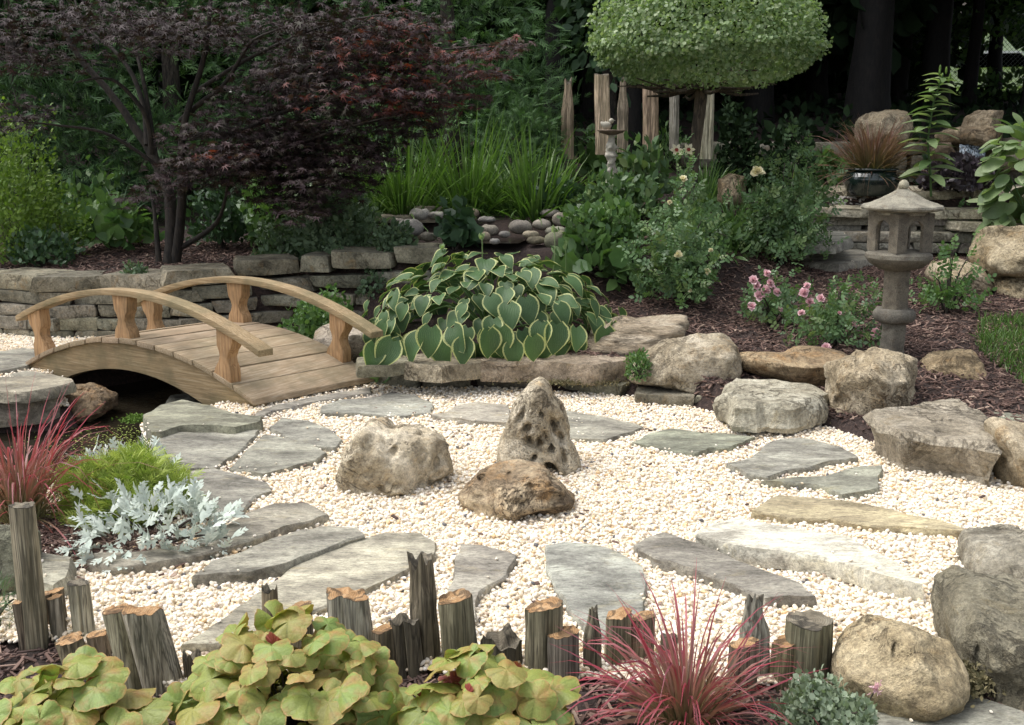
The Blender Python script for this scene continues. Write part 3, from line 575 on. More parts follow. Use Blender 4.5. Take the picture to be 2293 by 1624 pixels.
# ------------------------------------------------------------------ flagstones
FL = [
 ('grey flagstone just off the right end of the bridge, first of the back arc', [(718,908),(760,895),(838,890),(880,877),(925,885),(970,903),(965,925),(930,926),(905,932),(800,925),(722,925)], .035,.04,(.95,.98,.95)),
 ('pale angular flagstone left of the tall pitted rock', [(962,925),(1002,921),(1019,908),(1063,903),(1140,906),(1145,947),(1056,943),(1009,935),(975,930)], .055,.05,(1.25,1.2,1.12)),
 ('grey flagstone half hidden behind the tall pitted rock', [(1240,915),(1285,920),(1332,928),(1400,945),(1443,957),(1400,972),(1349,984),(1245,978)], .035,.04,(1,1,.93)),
 ('green grey flagstone below the low stone edging, third of the back arc', [(1418,990),(1440,976),(1500,960),(1560,965),(1640,970),(1690,978),(1640,1001),(1590,1005),(1560,1018),(1480,1003)], .035,.04,(.88,.95,.82)),
 ('mottled grey flagstone in front of the flat white boulder', [(1630,1036),(1685,1022),(1716,995),(1749,982),(1800,982),(1881,1000),(1921,1024),(1860,1032),(1810,1046),(1759,1053),(1722,1066),(1672,1061)], .045,.045,(1.05,1.07,1.02)),
 ('kite shaped grey flagstone between the mottled one and the yellow one', [(1702,1078),(1790,1070),(1850,1068),(1900,1050),(1975,1043),(1965,1095),(1930,1103),(1885,1106),(1840,1088),(1750,1080)], .04,.045,(1,1.05,.95)),
 ('long yellowish flagstone tapering to a point at right', [(1682,1146),(1712,1124),(1743,1109),(1894,1122),(1995,1139),(2096,1163),(2167,1188),(2147,1191),(2012,1178),(1955,1175),(1860,1158),(1766,1158),(1743,1153)], .05,.05,(1.45,1.3,.95)),
 ('long whitish flagstone with a thick green edge', [(1557,1195),(1598,1170),(1645,1159),(1739,1175),(1810,1188),(1904,1203),(1955,1239),(2009,1262),(2062,1296),(2076,1309),(1995,1292),(1921,1272),(1844,1249),(1786,1242),(1712,1229),(1625,1213)], .07,.07,(1.95,1.95,1.85)),
 ('long dark grey flagstone running to lower right behind the pointed post', [(1417,1218),(1450,1200),(1490,1190),(1530,1205),(1590,1225),(1700,1270),(1790,1305),(1825,1336),(1770,1336),(1710,1340),(1660,1312),(1590,1290),(1520,1265),(1470,1250)], .06,.06,(.9,.88,.84)),
 ('large blue grey flagstone behind the front posts, right of centre', [(1221,1222),(1265,1212),(1332,1217),(1393,1239),(1440,1269),(1443,1330),(1440,1400),(1400,1440),(1332,1425),(1290,1385),(1248,1319),(1225,1266)], .05,.055,(1.05,1.1,1.08)),
 ('narrow grey flagstone behind the broken snag post', [(1036,1218),(1083,1220),(1161,1242),(1130,1286),(1073,1326),(1060,1385),(1002,1375),(995,1346),(1009,1306),(1023,1245)], .05,.05,(1.05,1.02,.97)),
 ('very large pale flagstone reaching down to the yellow leaved plants', [(401,1447),(520,1370),(606,1303),(680,1255),(760,1212),(861,1190),(949,1195),(974,1212),(969,1249),(878,1289),(821,1321),(700,1365),(600,1420),(488,1440)], .045,.05,(1.3,1.27,1.12)),
 ('long grey flagstone with a thick edge beside the very large pale one', [(430,1288),(470,1255),(540,1235),(620,1205),(680,1185),(730,1175),(800,1180),(818,1195),(780,1205),(740,1225),(690,1245),(640,1262),(625,1265),(560,1278),(450,1285)], .075,.075,(1.02,1.02,.95)),
 ('long dark flagstone running under the silver leaved plant', [(190,1255),(215,1240),(320,1235),(420,1215),(500,1180),(560,1150),(620,1130),(690,1125),(735,1150),(700,1165),(640,1180),(560,1210),(500,1225),(420,1245),(330,1265),(280,1270),(220,1268)], .06,.06,(.88,.85,.78)),
 ('broad grey flagstone beside the lime green plant', [(380,1060),(480,1050),(600,1080),(605,1100),(570,1110),(545,1140),(500,1150),(420,1150),(360,1120)], .04,.05,(.9,.9,.87)),
 ('large dark grey flagstone at the pond edge in front of the bridge', [(290,1020),(330,995),(370,975),(430,963),(520,963),(578,963),(560,988),(505,1032),(480,1047),(380,1050),(300,1045)], .05,.12,(.85,.86,.82)),
 ('grey flagstone wedged between the pond slab and the gravel', [(512,1047),(562,1000),(590,973),(650,980),(710,1003),(733,1015),(700,1032),(650,1045),(590,1060)], .045,.05,(.92,.94,.88)),
 ('small grey flagstone nearest the foot of the bridge, on the gravel side', [(602,955),(630,935),(690,940),(740,960),(765,985),(750,1003),(705,1001),(650,982)], .045,.05,(.92,.94,.9)),
 ('mossy slab at the pond bank directly under the bridge end', [(318,930),(360,905),(410,893),(450,900),(520,925),(585,932),(580,945),(530,957),(470,953),(400,955),(360,968),(335,968)], .06,.2,(.85,.88,.74)),
 ('narrow slab lying along the foot of the bridge deck', [(570,925),(620,905),(720,885),(830,866),(834,880),(740,893),(640,915),(575,935)], .03,.05,(.95,.92,.88)),
 ('grey slab at the left edge beyond the left end of the bridge', [(-60,795),(0,785),(50,778),(100,782),(92,798),(60,820),(0,832),(-60,835)], .05,.06,(.85,.85,.8)),
 ('small slab under the left end of the bridge', [(20,838),(60,830),(110,838),(90,850),(40,852)], .03,.05,(.9,.9,.84)),
 ('thick slab on the left pond bank, upper of two', [(-60,868),(0,845),(110,838),(160,847),(168,855),(110,870),(60,879),(0,876),(-60,874)], .12,.065,(.95,.9,.78)),
 ('thick slab on the left pond bank, lower of two', [(-60,892),(0,880),(132,878),(130,893),(60,902),(-60,906)], .035,.14,(.95,.86,.76)),
 ('green grey flagstone beside the lawn at the right edge', [(2133,884),(2200,872),(2300,888),(2330,945),(2250,938),(2190,912)], .1,.06,(.8,.86,.74)),
 ('large grey flagstone in the bottom right corner', [(1880,1640),(1990,1582),(2110,1545),(2200,1560),(2300,1590),(2350,1640),(2300,1720),(1900,1720)], .04,.06,(.95,.98,.92)),
 ('pale stone block at left, behind the grey square post', [(80,1235),(165,1245),(155,1290),(120,1310),(70,1300)], .07,.12,(1.1,1.1,.98)),
]
for k, (lb, px_, zt_, th_, tn) in enumerate(FL):
    if k not in (7, 18, 22, 23, 24, 26): zt_ = zt_*.55; th_ = .05
    slab(lb, px_, zt_, th_, tn, seed=k, s=.028, edge=.003 if k < 18 else .007, flare=.003 if k < 18 else .01)
def gslab(lb, px_, th_, tn, seed, up=.04, **kw):
    g = np.mean([G(a, b) for a, b in px_], 0); slab(lb, px_, g[2]+up, th_, tn, seed=seed, **kw)
gslab('flat path stone behind the rose bush, left of the lantern column', [(1790,560),(1860,553),(1935,560),(1955,578),(1880,592),(1800,585)], .08, (.95,.93,.88), 60)
gslab('upper path stone near the grey pebbles behind the roses', [(1780,522),(1840,515),(1890,520),(1910,535),(1870,548),(1800,545)], .08, (.9,.92,.9), 61)
for k, (x0, x1, y0, y1, zt_) in enumerate([(2.8, 3.9, 10.42, 11.0, .87), (3.95, 5.7, 10.38, 11.0, .85), (3.3, 4.5, 10.9, 12.0, 1.0), (4.54, 5.9, 10.86, 12.1, 1.01), (4.15, 4.95, 10.2, 10.55, .75), (2.55, 3.28, 10.95, 11.7, .99)]):
    rr_ = np.random.default_rng(70+k); V, F = slab_mesh(np.array([(x0, y0+.03), ((x0+x1)/2, y0-.04), (x1, y0+.02), (x1+.05, y1), ((x0+x1)/2, y1+.05), (x0-.04, y1)]), zt_, .08, rr_, s=.08, jit=.03)
    ob = based('slab', V, F, M['grey'], w4); ob.color = (1.45, 1.38, 1.22, 1); ob.data.set_sharp_from_angle(angle=R(35))
# small grey pebbles between the path stones
c = G(1840, 505); q_ = c[:2]+rng.normal(0, 1, (1200, 2))*[.28, .3]
scatter('gravel', np.column_stack([q_, T(q_[:, 0], q_[:, 1])+.012]), 'pebble', M['greypebble'], (.6, .6, .6), (1.5, 1.5, 1.3), .5, (.02, .016, .011), seed=12)
# ------------------------------------------------------------------ rocks
boulder('broad pitted tan rock, left of the three rocks in the gravel', [(765,1045),(772,1015),(800,975),(830,955),(855,950),(872,968),(900,950),(940,958),(980,975),(1003,990),(1006,1040),(1000,1065),(960,1085),(880,1100),(790,1108),(770,1090)], .27, 0, 'tan', seed=1, amp=.22, cuts=6, tint=(1.38,1.34,1.25), pits=((880,1010,16,.05),(945,1010,14,.05),(930,1060,22,.06),(830,985,14,.05),(975,1045,10,.04)))
boulder('tall pointed rock full of holes standing in the gravel', [(1118,1010),(1125,960),(1135,920),(1150,895),(1172,880),(1190,860),(1212,849),(1228,862),(1245,890),(1262,915),(1272,945),(1272,985),(1290,1005),(1303,1040),(1290,1056),(1240,1066),(1180,1062),(1115,1050)], .2, 0, 'tan', seed=2, amp=.1, cuts=6, cutz=.1, tint=(1.28,1.25,1.18), e=.85, pits=((1180,955,9,.07),(1185,985,10,.08),(1208,990,7,.08),(1238,955,7,.07),(1196,1020,8,.08),(1236,1003,8,.09),(1234,1050,11,.16),(1212,925,7,.04),(1255,985,6,.06),(1222,975,6,.05),(1170,925,8,.04),(1262,1025,8,.06)))
boulder('low craggy brown rock, front of the three rocks in the gravel', [(1030,1135),(1045,1090),(1070,1065),(1110,1050),(1160,1046),(1220,1055),(1250,1080),(1283,1115),(1270,1140),(1200,1155),(1110,1165),(1050,1155)], .24, 0, 'brown', seed=3, amp=.19, cuts=5, tint=(1.5,1.5,1.42), strata=2.5, pits=((1080,1090,10,.05),(1140,1080,12,.05),(1190,1100,12,.05)))
boulder('layered pale slab rock at the right of the hosta', [(1310,780),(1318,755),(1350,728),(1400,712),(1470,710),(1545,708),(1540,735),(1520,765),(1480,790),(1400,796),(1330,792)], .3, .18, 'strata', seed=4, amp=.2, strata=3.5, cuts=4)
boulder('rounded grey brown boulder between the layered slab and the rusty rock', [(1405,850),(1440,800),(1500,755),(1560,737),(1610,748),(1645,775),(1655,820),(1640,855),(1610,885),(1560,883),(1480,862)], .3, .04, 'tan', seed=5, amp=.13, tint=(1,.96,.88))
boulder('long rusty brown rock above the flat white boulder', [(1655,800),(1700,790),(1760,786),(1850,786),(1905,795),(1900,845),(1850,858),(1780,858),(1700,840),(1660,825)], .28, .12, 'brown', seed=6, amp=.06, tint=(1.25,1.2,1.05), e=.6)
slab('flat topped white boulder below the rusty rock', [(1612,880),(1640,842),(1700,850),(1790,858),(1848,868),(1846,890),(1780,905),(1700,910),(1640,905)], .17, .15, (1.35,1.32,1.2), mat='grey', name='boulder', cat='boulder', seed=82, jit=.03, bumps=.012, flare=.02, edge=.03, s=.04)
boulder('small dark rock bedded under the flat white boulder', [(1640,935),(1650,915),(1800,915),(1860,925),(1850,945),(1720,948)], .2, 0, 'brown', seed=7, amp=.07, sub=4, tint=(.6,.6,.5))
boulder('tall twisted tan boulder in front of the stone lantern', [(1850,930),(1862,880),(1868,830),(1880,808),(1915,790),(1925,772),(1985,768),(2025,780),(2050,800),(2062,830),(2050,900),(2040,918),(1990,935),(1945,955),(1890,950)], .3, 0, 'tan', seed=8, amp=.17, tint=(1.1,1.03,.9), cuts=8, pits=((1930,800,16,.07),(1880,905,12,.05)))
boulder('ochre boulder right of the twisted one, by the mulch', [(2060,860),(2068,825),(2090,800),(2130,782),(2170,780),(2190,800),(2197,850),(2185,875),(2130,882),(2075,880)], .25, .06, 'tan', seed=9, amp=.16, tint=(.9,.78,.6))
slab('big angular grey block boulder at the right side of the gravel', [(1940,925),(1975,908),(2080,890),(2135,885),(2200,920),(2240,955),(2232,1000),(2150,985),(2085,975),(2010,965),(1965,945)], .2, .22, (1.05,.97,.87), mat='grey', name='boulder', cat='boulder', seed=83, jit=.035, bumps=.02, flare=-.06, edge=.03, s=.045)
boulder('pitted ochre boulder cut by the right edge, beside the block boulder', [(2228,1080),(2226,960),(2240,945),(2300,935),(2380,950),(2400,1090),(2300,1092)], .25, 0, 'tan', seed=10, amp=.15, tint=(1,.93,.8))
boulder('big yellowish boulder at the right edge above the mulch, upper of two', [(2195,580),(2205,540),(2230,500),(2270,490),(2360,500),(2380,600),(2300,612),(2210,618)], .4, .3, 'tan', seed=12, amp=.2, tint=(1.05,.98,.82), yc=8.6)
boulder('big yellowish boulder at the right edge above the mulch, lower of two', [(2225,650),(2230,620),(2260,600),(2350,605),(2370,680),(2300,695),(2240,690)], .35, .25, 'tan', seed=13, amp=.2, tint=(1.05,.98,.82))
boulder('pale flat rock behind the thin leaved shoots right of the lantern', [(2080,620),(2100,585),(2150,575),(2200,600),(2215,640),(2180,660),(2100,650)], .3, .35, 'tan', seed=14, amp=.05, tint=(1.25,1.15,1.0), sub=4)
boulder('small tan rock among the daylilies by the standard tree trunk', [(1608,450),(1612,400),(1640,378),(1668,392),(1672,430),(1665,465),(1620,465)], .2, .6, 'tan', seed=15, amp=.1, sub=4, tint=(1,.88,.72), yc=9.6)
boulder('smooth grey boulder at the right edge, behind the large dark boulder', [(2170,1320),(2172,1270),(2200,1215),(2240,1200),(2330,1205),(2380,1330),(2250,1340)], .3, .0, 'grey', seed=16, amp=.12, tint=(.85,.82,.75))
boulder('large dark pitted boulder in the lower right corner', [(2120,1560),(2150,1500),(2135,1410),(2150,1345),(2200,1318),(2290,1310),(2420,1330),(2440,1560),(2250,1590)], .35, 0, 'grey', seed=17, amp=.16, tint=(.68,.65,.54), pits=((2235,1335,14,.07),(2200,1470,20,.06)))
boulder('rounded yellow tan boulder at the right end of the post edging', [(1868,1520),(1880,1480),(1930,1430),(1990,1395),(2040,1385),(2090,1400),(2140,1440),(2152,1490),(2120,1550),(2040,1580),(1970,1605),(1920,1595),(1880,1560)], .2, .02, 'tan', seed=18, amp=.09, cuts=9, tint=(1.15,1.06,.84), pits=((2005,1470,5,.03),))
boulder('small pink grey rock behind the right end of the bridge', [(703,790),(706,740),(750,725),(810,730),(850,760),(850,800),(780,800)], .25, .03, 'grey', seed=19, amp=.08, tint=(1.2,1.08,1), sub=4, yc=7.45)
boulder('hollow brown rock at the left bank of the pond', [(128,920),(140,880),(175,862),(215,870),(250,895),(248,915),(200,935),(160,945)], .22, -.14, 'brown', seed=20, amp=.24, tint=(.95,.9,.8), pits=((185,885,14,.06),))
boulder('dark mossy stone at the left edge behind the tall square post', [(-60,1330),(-50,1180),(20,1165),(70,1200),(80,1300),(60,1330)], .16, 0, 'grey', seed=21, amp=.07, tint=(.5,.52,.42), sub=4)
boulder('small wet stone at the pond edge below the mossy slab', [(320,1010),(325,985),(350,978),(375,990),(372,1012)], .08, -.14, 'grey', seed=22, amp=.05, tint=(.5,.55,.5), sub=3)
boulder('rock added in the stream, coloured dark for the shade under the bridge', [(370,920),(380,885),(430,880),(460,905),(440,930)], .15, -.14, 'grey', seed=23, amp=.08, tint=(.35,.36,.33), sub=3, yc=6.8)  # added rock; its dark tint stands in for shade under the arch
boulder('tan flat topped boulder on the hill behind the potted grass', [(1925,318),(1925,275),(1945,245),(1990,238),(2028,248),(2030,290),(2010,325)], .4, 1.4, 'tan', seed=24, amp=.12, tint=(.75,.71,.62), yc=12.2)
boulder('rounded tan boulder on top of the waterfall', [(2160,305),(2175,262),(2210,240),(2235,244),(2238,290),(2225,305)], .35, 1.4, 'tan', seed=25, amp=.1, tint=(.7,.64,.55), yc=12.1)
boulder('dark brown ledge rock over the waterfall, below the rounded boulder', [(2105,300),(2150,280),(2240,278),(2245,325),(2200,330),(2140,328),(2105,320)], .4, 1.3, 'brown', seed=26, amp=.09, tint=(.8,.8,.75), yc=12.1)
boulder('dark rock left of the waterfall', [(2080,370),(2075,310),(2120,300),(2140,330),(2130,395),(2090,395)], .35, 1.2, 'brown', seed=27, amp=.09, tint=(.5,.5,.5), yc=12.2, sub=4)
boulder('pale rock right of the waterfall, behind the big leaves', [(2215,380),(2215,320),(2240,300),(2290,300),(2300,385)], .35, 1.2, 'grey', seed=28, amp=.08, tint=(.6,.56,.5), yc=12.1, sub=4)
# waterfall sheet (curved, with thickness)
u = np.linspace(0, 1, 14); v = np.linspace(0, 1, 12); a = PY(2148, 325, 11.9); b_ = PY(2208, 327, 11.9); V = []
for vv in v:
    for uu in u:
        p_ = a*(1-uu)+b_*uu; V.append([p_[0]-.1*vv*(.5+.3*uu), p_[1]-.16*vv+.012*math.sin(uu*17), p_[2]-.28*vv**1.5])
n = len(u); F = np.array([[j*n+i, j*n+i+1, (j+1)*n+i+1, (j+1)*n+i] for j in range(len(v)-1) for i in range(n-1)])
wf = based('waterfall', V, [F], M['fall']); tag(wf, 'small sheet of water spilling off the dark ledge, upper right', 'waterfall'); sdm = wf.modifiers.new('thick', 'SOLIDIFY'); sdm.thickness = .012
# upper pond with river stones
hp = [PY(1000, 548, 8.75), PY(1160, 548, 8.75), PY(1190, 528, 9.2), PY(1000, 520, 9.3)]; zz_ = hp[0][2]
obj('upper_pond_water', mesh_np('upper_pond_water', np.array([[a_[0], a_[1], zz_+.01] for a_ in hp]), [np.array([[0, 1, 2, 3]])]), M['water'], kind='structure')
RS = [(940,480,24,16,(1.15,)*3,'pale round river stone'),(918,511,32,22,(.8,)*3,'large dark round river stone'),(890,498,18,10,(.9,.85,.8),'flat grey river stone'),(978,482,22,9,(1,1,1),'flat oval river stone'),
 (1090,492,22,8,(.75,)*3,'thin slate coloured stone'),(1095,515,22,14,(1,.95,.85),'tan oval river stone'),(1083,530,16,12,(1.2,1.05,.85),'small sandy stone'),(1108,541,12,8,(1.4,)*3,'small white stone'),
 (1165,508,27,17,(.9,.85,.8),'brown grey rounded stone'),(1213,503,22,13,(1,.95,.88),'smooth tan river stone'),(1188,525,20,9,(1.1,1,.8),'flat ochre stone'),(1245,518,26,12,(.8,.82,.7),'green tinted rounded stone'),
 (1232,478,25,10,(.7,.68,.66),'dark flat cap stone'),(1257,492,22,18,(.85,.8,.7),'brown upright river stone'),(1260,540,45,26,(.65,.68,.5),'big mossy speckled stone'),(1050,478,24,14,(.6,.5,.4),'dark rusty stone'),
 (1020,505,26,18,(.35,.35,.33),'nearly black wet stone'),(1130,525,14,8,(.9,)*3,'small flat grey stone'),(1290,510,26,10,(.7,.7,.66),'long low grey stone'),(1200,538,22,10,(.6,.55,.4),'small ochre wet stone'),(960,530,20,12,(.7,.68,.6),'dark squared stone')]
for k, (x_, y_, rx, ry, tn, lb) in enumerate(RS):
    a_ = np.linspace(0, 2*math.pi, 14)[:-1]; Y_ = np.interp(y_, [470, 550], [9.7, 8.8])
    boulder(lb+[' on the rim of the upper pond, left side', ' on the rim of the upper pond, middle', ' on the rim of the upper pond, right side'][0 if x_ < 1010 else 1 if x_ < 1150 else 2], [(x_+rx*math.cos(t), y_+ry*math.sin(t)) for t in a_], rx*Y_/FOC*.9, .5, 'river', tint=tn, seed=200+k, cuts=2, amp=.05, sub=3, name='river_stone', cat='stone', e=.95, yc=Y_, group='river stones round the upper pond')
for k, px_ in enumerate([[(832,480),(870,472),(985,478),(975,490),(850,492)], [(905,470),(950,461),(990,470),(940,478)], [(1225,478),(1290,468),(1370,476),(1300,488)]]):
    poly = np.array([PY(a_, b__, np.interp(b__, [460, 495], [9.9, 9.5]))[:2] for a_, b__ in px_]); zt = PY(900, 482, 9.6)[2] if k != 1 else PY(900, 470, 9.7)[2]+.02
    V, F = slab_mesh(poly, zt, .06, np.random.default_rng(k), s=.06)
    ob = based('flat_stone', V, F, M['flag']); ob.color = (.95, .88, .75, 1); tag(ob, ['long flat stone capping the left rim of the upper pond', 'second flat stone lying on the left rim, below the tall grass', 'flat dark stone capping the right rim of the upper pond'][k], 'stone')
# ------------------------------------------------------------------ bridge
def tube(pts, rad, ns=7, wob=0.0, seed=0):
    pts = np.asarray(pts, float); n = len(pts); rad = np.broadcast_to(np.asarray(rad, float), (n,)); V = []
    tn = np.gradient(pts, axis=0); tn /= np.linalg.norm(tn, axis=1)[:, None]+1e-9
    up = np.array([.3, .9, .2]); 
    for i in range(n):
        a = np.cross(tn[i], up); a /= np.linalg.norm(a)+1e-9; b = np.cross(tn[i], a)
        for k in range(ns):
            t = 2*math.pi*k/ns; V.append(pts[i]+(a*math.cos(t)+b*math.sin(t))*rad[i]*(1+wob*hashf(np.array([k]), np.array([seed]), np.array([7]))[0]))
    i, k = np.meshgrid(np.arange(n-1), np.arange(ns), indexing='ij'); k2 = (k+1) % ns
    F = np.stack([i*ns+k, i*ns+k2, (i+1)*ns+k2, (i+1)*ns+k], -1).reshape(-1, 4)
    V.append(pts[-1]+tn[-1]*rad[-1]*.3); m = len(V)-1
    Tn = np.array([[(n-1)*ns+k_, (n-1)*ns+(k_+1) % ns, m] for k_ in range(ns)])
    return np.array(V), [F, Tn]
def smooth_path(pts, n):
    pts = np.asarray(pts, float); k = len(pts); t = np.linspace(0, k-1, n); out = []
    for tt in t:
        i = min(int(tt), k-2); f = tt-i; p0 = pts[max(i-1, 0)]; p1 = pts[i]; p2 = pts[i+1]; p3 = pts[min(i+2, k-1)]
        out.append(.5*((2*p1)+(-p0+p2)*f+(2*p0-5*p1+4*p2-p3)*f*f+(-p0+3*p1-3*p2+p3)*f**3))
    return np.array(out)
def B(u, v, z): p = bO+bU*u+bV*v; return (p[0], p[1], z)
def extr(prof, v0, v1, bev=.006):
    """side profile (u,z) swept across the bridge from v0 to v1"""
    n = len(prof); c = np.mean(prof, 0); pr = np.array(prof)
    V = [B(u_, v0, z_) for u_, z_ in pr]+[B(u_, v1, z_) for u_, z_ in pr]
    bm = bmesh.new(); vs = [bm.verts.new(a_) for a_ in V]
    bm.faces.new(vs[:n]); bm.faces.new(vs[n:][::-1])
    for i in range(n): bm.faces.new((vs[i], vs[n+i], vs[n+(i+1) % n], vs[(i+1) % n]))
    bmesh.ops.recalc_face_normals(bm, faces=bm.faces)
    if bev:
        es = [e_ for e_ in bm.edges if e_.calc_face_angle(0) > R(30)]
        bmesh.ops.bevel(bm, geom=es, offset=bev, segments=2, affect='EDGES', profile=.6)
    bmesh.ops.triangulate(bm, faces=[f_ for f_ in bm.faces if len(f_.verts) > 4])
    return bm
def bm_obj(name, bm, mat, parent, base=None):
    bmesh.ops.recalc_face_normals(bm, faces=bm.faces)
    cs = np.array([v_.co[:] for v_ in bm.verts]); b_ = np.array(base) if base is not None else np.array([*((cs[:, :2].min(0)+cs[:, :2].max(0))/2), cs[:, 2].min()])
    bmesh.ops.translate(bm, verts=bm.verts, vec=-Vector(b_)); me = bpy.data.meshes.new(name); bm.to_mesh(me); bm.free()
    me.polygons.foreach_set('use_smooth', [True]*len(me.polygons)); me.set_sharp_from_angle(angle=R(40))
    return obj(name, me, mat, parent, b_-(np.array(parent.matrix_basis.translation) if parent is not None else 0))
bridge = empty('garden_bridge', (*((bO+bF)/2), 0), 'small arched wooden footbridge with curved handrails over the pond outlet', 'bridge')
zt = lambda u_: .045+.265*(1-(2*u_/bL-1)**2)
us = np.linspace(0, bL, 25)
top = [(u_, zt(u_)-.032) for u_ in us[1:-1]]
bu = np.linspace(.3, 1.72, 19); bot = [(u_, -.07+.165*max(0, 1-((u_-1.0)/.73)**2)) for u_ in bu]
prof = [(0.0, zt(0)-.045), (0.02, zt(.02)-.034)]+top+[(bL-.02, zt(bL-.02)-.034), (bL, -.0), (bL-.06, -.03)]+bot[::-1]+[(.12, -.03)]
for vv in (.02, bW-.09): bm_obj('side_beam', extr(prof, vv, vv+.07), M['bridge'], bridge)
NP = 13; pitch_ = bL/NP
for k in range(NP):
    u0, u1 = k*pitch_+.0055, (k+1)*pitch_-.0055; z0_, z1_ = zt(u0), zt(u1); dz = random.uniform(-.0035, .0035)
    um = (u0+u1)/2
    pr = [(u0, z0_+dz), (um, zt(um)+dz), (u1, z1_+dz), (u1+(z0_-z1_)*.15, z1_-.034+dz), (u0+(z0_-z1_)*.15, z0_-.034+dz)]
    o_ = bm_obj('deck_plank', extr(pr, -.008-random.uniform(0, .004), bW+.008, .003), M['deck'], bridge); w = random.uniform(.78, 1.14); o_.color = (w, w*random.uniform(.96, 1.0), w*random.uniform(.93, 1), 1)
zr = lambda u_: .345+.235*(1-(2*(u_-.0)/bL-1)**2)
for vv in (-.015, bW-.085):
    ur = np.linspace(-.05, bL+.07, 27); pr = [(u_, zr(u_)+.04) for u_ in ur]+[(u_, zr(u_)) for u_ in ur[::-1]]
    bm_obj('handrail', extr(pr, vv, vv+.1, .005), M['bridge'], bridge)
for vv in (.0, bW-.07):
    for uc, tl in ((.17, .1), (1.0, .0), (1.86, -.08)):
        n_ = 9; prL, prR = [], []; zb = zt(uc)-.015; zh = zr(uc)+.004
        for k in range(n_+1):
            f_ = k/n_; hw = .058+.012*math.cos(f_*2*math.pi)-.017*math.exp(-((f_-.42)/.17)**2)+.007*math.exp(-((f_-.22)/.1)**2)+.01*math.exp(-((f_-.68)/.1)**2)
            uc_ = uc+tl*f_*-.55; z_ = zb+(zh-zb)*f_
            zz1 = z_
            prL.append((uc_-hw, zz1+(0 if 0 < k < n_ else (zt(uc-hw)-zt(uc) if k == 0 else zr(uc_-hw)-zr(uc_))))); prR.append((uc_+hw, zz1+(0 if 0 < k < n_ else (zt(uc+hw)-zt(uc) if k == 0 else zr(uc_+hw)-zr(uc_)))))
        bm_obj('rail_post', extr(prL+prR[::-1], vv, vv+.07, .004), M['bridgepost'], bridge)
# ------------------------------------------------------------------ stone lantern
LP = G(2004, 797); LY = LP[1]; lx = PY(2010, 600, LY)[0]; kx = LY/FOC*.985
def zof(py): return PY(2010, py, LY)[2]
lant = empty('stone_lantern', (lx, LY, float(T(lx, LY))), 'weathered granite garden lantern with round hat roof and onion finial', 'stone lantern')
def lathe(prof, seg, cx_, cy_, poly=0, rot=0, sq=0.0, smooth=True):
    V = []; prof = np.array(prof)
    for r_, z_ in prof:
        for k in range(seg):
            t = 2*math.pi*k/seg; rr = r_
            if poly: a_ = ((t-rot) % (2*math.pi/poly))-math.pi/poly; rr = r_*((1-sq)+sq*math.cos(math.pi/poly)/math.cos(a_))
            V.append((cx_+rr*math.cos(t), cy_+rr*math.sin(t), z_))
    n = len(prof); i, k = np.meshgrid(np.arange(n-1), np.arange(seg), indexing='ij'); k2 = (k+1) % seg
    F = np.stack([i*seg+k, i*seg+k2, (i+1)*seg+k2, (i+1)*seg+k], -1).reshape(-1, 4)
    caps = np.array([list(range(seg))[::-1], list(range((n-1)*seg, n*seg))])
    return np.array(V), [F, caps]
def dense(prof, s=.012):
    out = []
    for a_, b__ in zip(prof[:-1], prof[1:]):
        k = max(1, int(math.hypot(b__[0]-a_[0], b__[1]-a_[1])/s))
        for j in range(k): out.append((a_[0]+(b__[0]-a_[0])*j/k, a_[1]+(b__[1]-a_[1])*j/k))
    return out+[prof[-1]]
def lpart(name, prof, seg=48, poly=0, sq=0, rough=.003, mat='granite', tint=(1, 1, 1), rot=.3):
    V, F = lathe(dense([(a_*kx if a_ > .0 else .001, zof(b__)) for a_, b__ in prof][::-1]), seg, lx, LY, poly, rot, sq)
    V = V+np.column_stack([fbm(V*30, 2), fbm(V*30+9, 2), fbm(V*25+5, 2)])*rough
    o_ = based(name, V, F, M[mat], lant); o_.color = (*tint, 1); o_.data.set_sharp_from_angle(angle=R(40)); return o_
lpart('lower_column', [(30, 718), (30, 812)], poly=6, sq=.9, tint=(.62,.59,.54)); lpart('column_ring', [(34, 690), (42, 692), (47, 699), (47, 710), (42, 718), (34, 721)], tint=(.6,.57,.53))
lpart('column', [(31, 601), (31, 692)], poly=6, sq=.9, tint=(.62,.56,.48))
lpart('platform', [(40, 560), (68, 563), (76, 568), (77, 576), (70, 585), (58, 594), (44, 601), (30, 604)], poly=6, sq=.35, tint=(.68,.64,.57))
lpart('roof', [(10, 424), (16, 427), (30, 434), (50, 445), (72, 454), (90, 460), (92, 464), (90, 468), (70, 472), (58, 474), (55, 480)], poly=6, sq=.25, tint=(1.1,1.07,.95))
lpart('finial', [(.0, 403), (5, 404), (10, 409), (12, 416), (10, 422), (8, 424), (13, 426), (12, 430)], seg=24, tint=(1.25,1.2,1.0), rough=.002)
